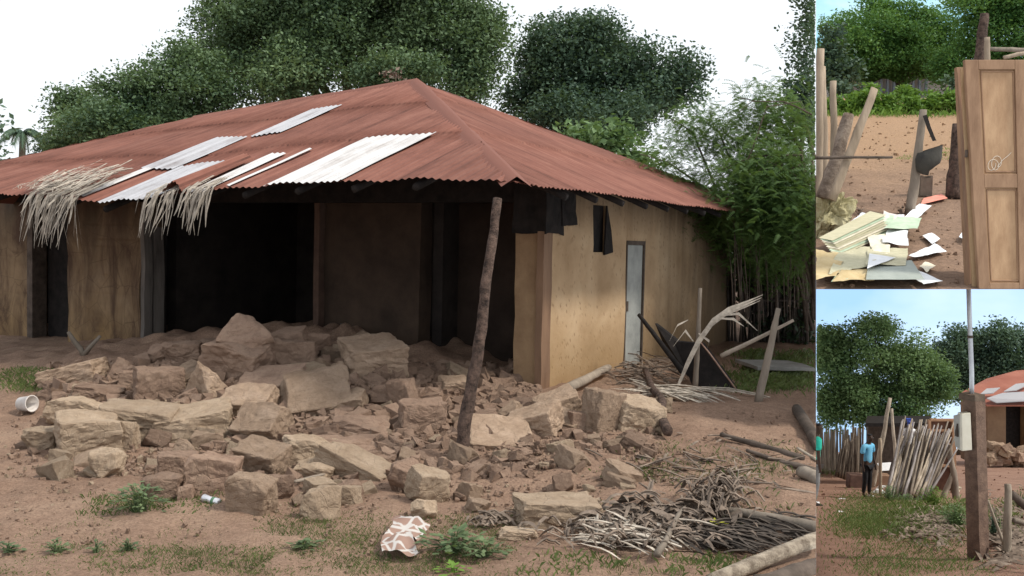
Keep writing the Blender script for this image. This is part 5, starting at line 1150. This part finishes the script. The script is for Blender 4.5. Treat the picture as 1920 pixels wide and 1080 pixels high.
# white sheet on the stake, brown box on the ground, white litter
d = d_l(925); mb = MB(); mb.poly([at(1645, 869, d-.3), at(1671, 867, d-.3), at(1667, 882, d-.5), at(1652, 883, d-.5)], (0, .03, 0)); rebase(tag(mb.build('white_board', M_white), 'white sheet fixed to the shorter stake by the blue shirted person', 'sheet'), at(1658, 875, d))
mb = MB(); c = Vector(lg(1602, 914)); W = 13*c.y/F_PX; mb.box(c+Z*.22, (W, 0, 0), (0, .2, 0), (0, 0, .24)); rebase(tag(mb.build('brown_block', simple('dark brown block', (.09, .055, .045), (.16, .10, .08), 5), bevel=.02), 'dark brown block on the ground behind the blue shirted person', 'block'), c)
mb = MB(); c = Vector(lg(1640, 912)); W = 26*c.y/F_PX; mb.box(c+Z*.2, (W, 0, 0), (0, .2, 0), (0, 0, .22)); rebase(tag(mb.build('low_mud_wall', simple('brown mud', (.20, .12, .08), (.28, .18, .12), 5), rough=(4, .05, 1)), 'low brown mud wall behind the shorter stake', 'wall'), c)
for k, (px, py, s_, lb) in enumerate(((1646, 924, .16, 'white rag on the ground by the foot of the shorter stake'), (1652, 916, .12, 'small white rag leaning on the fallen fence foot'), (1763, 912, .26, 'white sack behind the right end of the fallen fence'), (1783, 920, .22, 'cream sack beside the forked stake'), (1578, 936, .10, 'flat white scrap on the lane left of the person'), (1577, 960, .06, 'tiny white scrap nearer on the lane'))):
    me = hull_mesh('rag', 300+k, 'lump', 2, .12); o = link('white_rag', me, M_white if k != 3 else M_pcr); b = lg(px, max(py, 905)); o.location = Vector(at(px, py, b[1])); o.scale = (s_*2.2, s_*1.6, s_*(1.5 if k < 4 else .4)); tag(o, lb, 'rag')
# brown frame standing behind the fallen fence
d = 30; wf = empty('wooden_shelf', at(1765, 915, d), 'brown wooden shelf frame standing behind the fallen fence', 'shelf')
M_frame = simple('orange brown timber', (.30, .17, .10), (.42, .26, .16), 5, .8, .3)
for x0, x1, y0, y1, nm in ((1742, 1746, 788, 920, 'upright'), (1786, 1793, 786, 925, 'upright'), (1746, 1786, 786, 790, 'cross_rail'), (1746, 1786, 806, 809, 'cross_rail'), (1746, 1786, 832, 835, 'cross_rail'), (1746, 1786, 872, 876, 'cross_rail')):
    mb = MB(); mb.poly([at(x0, y1, d), at(x1, y1, d), at(x1, y0, d), at(x0, y0, d)], (0, .12, 0)); mb.build(nm, M_frame, wf)
mb = MB(); mb.poly([at(1746, 920, d+.14), at(1787, 920, d+.14), at(1787, 790, d+.14), at(1746, 790, d+.14)], (0, .03, 0)); mb.build('back_board', simple('dark red brown board', (.10, .05, .035), (.17, .09, .06), 4), wf)
d = 34; sd3 = empty('thatched_shelter', at(1690, 900, d), 'dark open shelter under the low branches of the spreading tree', 'shelter')
mb = MB(); mb.poly([at(1628, 905, d), at(1740, 905, d), at(1740, 800, d), at(1628, 800, d)], (0, .2, 0)); mb.build('wall', M_wooddk, sd3)
mb = MB(); mb.poly([at(1622, 800, d-.6), at(1748, 800, d-.6), at(1745, 786, d+1), at(1626, 786, d+1)], (0, 0, .12)); mb.build('roof', M_soot, sd3)
# concrete power post with meter box and steel pipe
PD = 10.5; pp = empty('utility_post', at(1840, 1095, PD), 'square brown concrete post carrying a pale meter box and steel pipe', 'utility post')
M_conc = simple('rusty brown concrete', (.10, .065, .05), (.22, .145, .105), 9, .95, .8, .02); 
mb = MB(); hb = .085
bx0 = Vector(at(1836, 1102, PD)); tx0 = Vector(at(1826, 741, PD)); yaw = math.radians(28)
a_ = Vector((math.cos(yaw), math.sin(yaw), 0))*.078; b_ = Vector((-math.sin(yaw), math.cos(yaw), 0))*.078
nseg = 14
for i in range(nseg+1):
    p = bx0.lerp(tx0, i/nseg)
    for sa, sb in ((-1, -1), (1, -1), (1, 1), (-1, 1)): mb.v.append(p+a_*sa+b_*sb+Vector(mn.noise_vector(p*6+a_*sa*9+b_*sb*9))*.006)
for i in range(nseg):
    for k in range(4): mb.f.append((i*4+k, i*4+(k+1) % 4, (i+1)*4+(k+1) % 4, (i+1)*4+k))
mb.f += [(3, 2, 1, 0), tuple(nseg*4+k for k in range(4))]
mb.build('concrete_post', M_conc, pp)
mb = MB(); mb.tube([at(1822, 760, PD), at(1822, 700, PD), at(1818, 600, PD), at(1815, 500, PD)], .024, 12); mb.build('steel_pipe', simple('galvanised pipe', (.42, .44, .47), (.60, .62, .65), 5, .4, .1, metal=.5), pp, True)
mb = MB(); mb.tube([at(1819, 634, PD), at(1819, 629, PD)], .029, 12); mb.build('pipe_joint', M_wooddk, pp, True)
mb = MB(); mb.poly([at(1804, 846, PD-.1), at(1823, 844, PD-.1), at(1820, 774, PD-.1), at(1803, 776, PD-.1)], (0, .10, 0)); bxm = mb.build('meter_box', simple('cream meter box', (.58, .55, .44), (.70, .67, .56), 4, .6, .1), pp, bevel=.006)
mb = MB(); mb.poly([at(1793, 838, PD+.02), at(1803, 844, PD-.08), at(1802, 777, PD-.08), at(1790, 780, PD+.02)], (0, .03, 0)); mb.build('box_side', simple('grey box side', (.30, .30, .27), (.40, .40, .36), 6, .6, .1), pp)
mb = MB(); mb.box(at(1795, 806, PD-.0), (.012, 0, 0), (0, .03, 0), (0, 0, .07)); mb.build('meter_window', M_wooddk, pp)
mb = MB(); mb.box(Vector(at(1822, 744, PD))+Z*.0, a_*1.12, b_*1.12, Z*.035); mb.build('post_cap', simple('mossy post top', (.08, .06, .045), (.15, .11, .08), 9, .95, .8), pp, rough=(3, .02, 5))
# distant burnt house with the same patched roof
hd = 47; H2 = empty('burnt_house', at(1890, 866, hd), 'distant mud house under a red roof with silver sheets and a black doorway', 'house')
def hq(x0, x1, y0, y1, d, mat, nm, th=.4, lab=None):
    mb = MB(); mb.poly([at(x0, y1, d), at(x1, y1, d), at(x1, y0, d), at(x0, y0, d)], (0, th, 0)); o = mb.build(nm, mat, H2); return o
hq(1852, 1886, 755, 850, hd, simple('brown mud wall', (.22, .14, .09), (.34, .23, .14), 1.2, .95, .4), 'front_wall'); hq(1886, 1921, 745, 850, hd+.5, M_soot, 'doorway_dark_panel'); hq(1921, 1990, 745, 850, hd, M_plF, 'front_wall')  # black panel stands in for the unlit inside of the far doorway
hq(1808, 1852, 750, 862, hd+1.5, simple('mud wall with painted shade', (.2, .13, .09), (.3, .2, .13), 1.2, .95, .4), 'side_wall')  # side wall's shade put in as a darker mud colour
def roofpoly(pts, mat, nm, th=(0, 0, .06), lab=None):
    mb = MB(); mb.poly([at(*p) for p in pts], th); o = mb.build(nm, mat, H2)
    if lab: o['label'] = lab
M_r2 = simple('weathered red roof', (.26, .085, .055), (.36, .14, .095), .8, .8, .1)
roofpoly(((1802, 738, hd+.5), (1850, 762, hd-1.4), (1990, 762, hd-1.4), (1990, 690, hd+4), (1905, 697, hd+4), (1850, 712, hd+3)), M_r2, 'roof')
for q in (((1850, 748, hd-1.2), (1868, 756, hd-1.3), (1935, 752, hd-1.3), (1935, 735, hd-.3), (1880, 738, hd-.4)), ((1882, 735, hd-.2), (1905, 733, hd), (1935, 718, hd+1.2), (1905, 721, hd+1)), ((1838, 740, hd-.5), (1862, 738, hd-.4), (1875, 728, hd), (1850, 730, hd))):
    roofpoly([(a, b, c-.16) for a, b, c in q], M_zinc, 'metal_sheet', (0, 0, .04), 'silver sheet on the red roof')
r_ = random.Random(12)
for i in range(46):
    px = r_.uniform(1858, 1925); py = r_.uniform(838, 868) if px < 1890 else r_.uniform(846, 872); o = bpy.data.objects.new('fallen_block', pm[r_.randrange(12)]); sc.collection.objects.link(o); b = at(px, py, hd-1.5-r_.random()); s_ = r_.uniform(.25, .6)
    o.location = Vector(b); o.scale = (s_, s_, s_*.8); o.rotation_euler = (r_.uniform(-.5, .5), r_.uniform(-.5, .5), r_.uniform(0, 6)); tag(o, 'small pale block in the rubble before the distant red roofed house', 'mud block', 'rubble of the distant house')
# lane vegetation
blades('grass', [((1592, 1720), (925, 1010), 12000, .08, .30), ((1533, 1600), (866, 892), 1600, .22, .5), ((1612, 1810), (950, 1080), 9000, .05, .22), ((1620, 1900), (1055, 1099), 1400, .04, .1), ((1830, 1920), (940, 1010), 900, .12, .2), ((1700, 1830), (940, 975), 900, .16, .2)], M_grass2, lg, 61, 'patchy dry green grass along the lane', loclip)
weed(1748, 950, 62, 42, 'bright green bush at the foot of the fallen fence', M_leafE, n=420, leaf=.10, name='green_bush', fn=lg)
weed(1792, 992, 70, 54, 'darker green bush just left of the concrete post', M_leafD, n=480, leaf=.09, name='green_bush', fn=lg)
weed(1668, 940, 46, 34, 'low green bush at the left foot of the fallen fence', M_leafD, n=260, leaf=.10, name='green_bush', fn=lg)
weed(1700, 944, 40, 20, 'small low bush in the middle of the fallen fence foot', M_leafD, n=140, leaf=.12, name='green_bush', fn=lg)
weed(1862, 1010, 30, 60, 'shady green bush right of the concrete post', M_leafB, n=240, leaf=.14, name='green_bush', fn=lg)
weed(1912, 955, 40, 44, 'green bush at the right edge behind the knobbly stake', M_leafD, n=260, leaf=.10, name='green_bush', fn=lg)
def lane_litter(name, label, cx, cy, rx, ry, n, mat, seed, L):
    r_ = random.Random(seed); mb = MB()
    for i in range(n):
        px = cx+r_.gauss(0, .5)*rx; py = min(max(cy+r_.gauss(0, .5)*ry, 880), 1095); 
        if px < 1540: continue
        b = Vector(lg(px, py)); a = r_.uniform(0, 6.3); l = r_.uniform(*L); dr_ = Vector((math.cos(a), math.sin(a), r_.uniform(-.1, .4)))
        mb.ribbon([b+Z*.03-dr_*l/2, b+Z*.08, b+Z*.04+dr_*l/2], [.02, .06, .01], (math.cos(a+1.4), math.sin(a+1.4), .4))
    return tag(mb.build(name, mat), label, 'leaf litter', None, 'stuff')
lane_litter('dead_leaves', 'brown dead leaves and twigs on the grass before the fallen fence', 1740, 985, 70, 32, 500, M_strawd, 5, (.15, .5))
lane_litter('dead_leaves', 'dark brush and twigs right of the concrete post', 1890, 1000, 50, 60, 350, M_strawd, 6, (.15, .6))
o = crumbs('small_stones', [((1535, 1920), (880, 1095), 500, 1, 3.5)], M_soil3, lg, 63); tag(o, 'small clods and stones on the red lane', 'crumbs', None, 'stuff'); clipmesh(o, nbm)
# ------------------------------------------------------------------ people in the lane
def skin_mesh(name, nodes, edges, mat, parent, sub=2, root=0):
    me = bpy.data.meshes.new(name); me.from_pydata([n_[0] for n_ in nodes], edges, []); o = bpy.data.objects.new(name, me); sc.collection.objects.link(o)
    md = o.modifiers.new('Skin', 'SKIN'); md.use_smooth_shade = True
    for i, n_ in enumerate(nodes): me.skin_vertices[0].data[i].radius = n_[1] if isinstance(n_[1], tuple) else (n_[1], n_[1]); me.skin_vertices[0].data[i].use_root = (i == root)
    s_ = o.modifiers.new('Sub', 'SUBSURF'); s_.levels = sub; s_.render_levels = sub
    bpy.context.view_layer.update(); ev = o.evaluated_get(bpy.context.evaluated_depsgraph_get()); m2 = bpy.data.meshes.new_from_object(ev)
    bpy.data.objects.remove(o); m2.materials.clear(); m2.materials.append(mat); m2.polygons.foreach_set('use_smooth', [True]*len(m2.polygons))
    o = bpy.data.objects.new(name, m2); sc.collection.objects.link(o); o.parent = parent; return o
M_skin = simple('dark brown skin', (.045, .026, .018), (.07, .042, .03), 8, .6, .05)
M_blk = simple('black trousers', (.012, .012, .014), (.025, .025, .028), 8, .9, .1)
def person(base, h, yaw, label, shirt, trousers, capm=None, lean=0.0):
    ro = empty('person', base, label, 'person'); ro.rotation_euler = (0, 0, yaw); k = h/1.75; S = lambda x, y, z: (x*k, y*k, z*k)
    nodes = [(S(0, 0, .95), (.13*k, .10*k)), (S(0, 0, 1.12), (.12*k, .09*k)), (S(0, -.01, 1.32), (.15*k, .10*k)), (S(0, 0, 1.43), (.09*k, .07*k)), (S(0, -.01, 1.50), .055*k), (S(0, -.04, 1.57), (.068*k, .075*k)), (S(0, -.05, 1.66), (.075*k, .09*k)), (S(0, -.045, 1.72), (.05*k, .06*k))]
    edges = [(i, i+1) for i in range(7)]
    for sg in (-1, 1):
        a = len(nodes); nodes += [(S(sg*.19, 0, 1.40), .055*k), (S(sg*.235, .01, 1.14), .042*k), (S(sg*.24, -.07 if sg > 0 else -.02, .90), .032*k), (S(sg*.235, -.10 if sg > 0 else -.04, .82), (.036*k, .018*k))]
        edges += [(3, a), (a, a+1), (a+1, a+2), (a+2, a+3)]
        for q in range(4): nodes.append((S(sg*(.225+.0)+(.024*(q-1.5))*.0, -.11-.022*(q-1.5)+(0 if sg > 0 else .06), .745-.006*abs(q-1.5)), .0085*k)); edges.append((a+3, len(nodes)-1))
        nodes.append((S(sg*.21, -.14+(0 if sg > 0 else .06), .785), .009*k)); edges.append((a+3, len(nodes)-1))
        b = len(nodes); nodes += [(S(sg*.085, 0, .88), .085*k), (S(sg*.10, -.02, .50), .058*k), (S(sg*.10, .02 if sg < 0 else -.02, .10), .036*k), (S(sg*.105, -.05, .045), (.04*k, .03*k)), (S(sg*.115, -.15, .03), (.04*k, .022*k))]
        edges += [(0, b), (b, b+1), (b+1, b+2), (b+2, b+3), (b+3, b+4)]
    skin_mesh('body', nodes, edges, M_skin, ro, 2)
    t_n = [(S(0, 0, .90), (.165*k, .115*k)), (S(0, 0, 1.10), (.155*k, .11*k)), (S(0, -.01, 1.30), (.17*k, .12*k)), (S(0, 0, 1.42), (.12*k, .085*k))]; t_e = [(0, 1), (1, 2), (2, 3)]
    for sg in (-1, 1): a = len(t_n); t_n += [(S(sg*.19, 0, 1.405), .075*k), (S(sg*.235, .01, 1.20), .070*k)]; t_e += [(3, a), (a, a+1)]
    skin_mesh('shirt', t_n, t_e, shirt, ro, 2)
    l_n = [(S(0, 0, .92), (.14*k, .11*k))]; l_e = []
    for sg in (-1, 1): a = len(l_n); l_n += [(S(sg*.085, 0, .84), .095*k), (S(sg*.10, -.02, .50), .072*k), (S(sg*.10, .02 if sg < 0 else -.02, .12), .052*k)]; l_e += [(0, a), (a, a+1), (a+1, a+2)]
    skin_mesh('trousers', l_n, l_e, trousers, ro, 2)
    for sg in (-1, 1): skin_mesh('shoe', [(S(sg*.10, .02, .045), (.048*k, .045*k)), (S(sg*.108, -.07, .04), (.05*k, .036*k)), (S(sg*.115, -.17, .03), (.042*k, .028*k))], [(0, 1), (1, 2)], M_white if sg > 0 else M_blk, ro, 1)
    skin_mesh('nose', [(S(0, -.13, 1.635), .014*k), (S(0, -.155, 1.615), .016*k)], [(0, 1)], M_skin, ro, 1)
    skin_mesh('mouth', [(S(-.022, -.128, 1.575), .007*k), (S(.022, -.128, 1.575), .007*k)], [(0, 1)], M_skin, ro, 1)
    for sg in (-1, 1):
        skin_mesh('eye', [(S(sg*.03, -.128, 1.655), .009*k), (S(sg*.036, -.127, 1.655), .008*k)], [(0, 1)], M_white, ro, 1); skin_mesh('ear', [(S(sg*.08, -.04, 1.63), .012*k), (S(sg*.086, -.035, 1.665), .016*k)], [(0, 1)], M_skin, ro, 1)
    skin_mesh('hair' if capm is None else 'cap', [(S(0, -.03, 1.69), (.088*k, .10*k)), (S(0, -.03, 1.745), (.070*k, .082*k))]+([(S(0, -.17, 1.69), (.06*k, .014*k))] if capm else []), [(0, 1)]+([(0, 2)] if capm else []), capm or M_blk, ro, 2); return ro
M_bluesh = simple('light blue shirt', (.12, .42, .66), (.20, .52, .75), 5, .85, .2)
pbp = lg(1624, 932); person(pbp, 1.84, math.radians(35), 'person in a light blue shirt and black trousers looking down beside the stakes', M_bluesh, M_blk)
pb2 = Vector(at(1699, 915, 31)); person((pb2.x, pb2.y, at(1699, 792, 31)[2]-1.66), 1.75, 0, 'person in a blue cap mostly hidden behind the fallen stick fence', M_white, M_blk, simple('royal blue cap', (.04, .08, .35), (.07, .12, .45), 5, .8, .1))
pb3 = Vector(lg(1525, 948)); M_teal = simple('teal cloth', (.02, .42, .32), (.04, .55, .42), 5, .8, .2)
person(pb3, 1.95, math.radians(90), 'person in teal clothing only half seen at the left edge of the lane', M_teal, simple('grey trousers', (.16, .16, .16), (.24, .24, .24), 5))
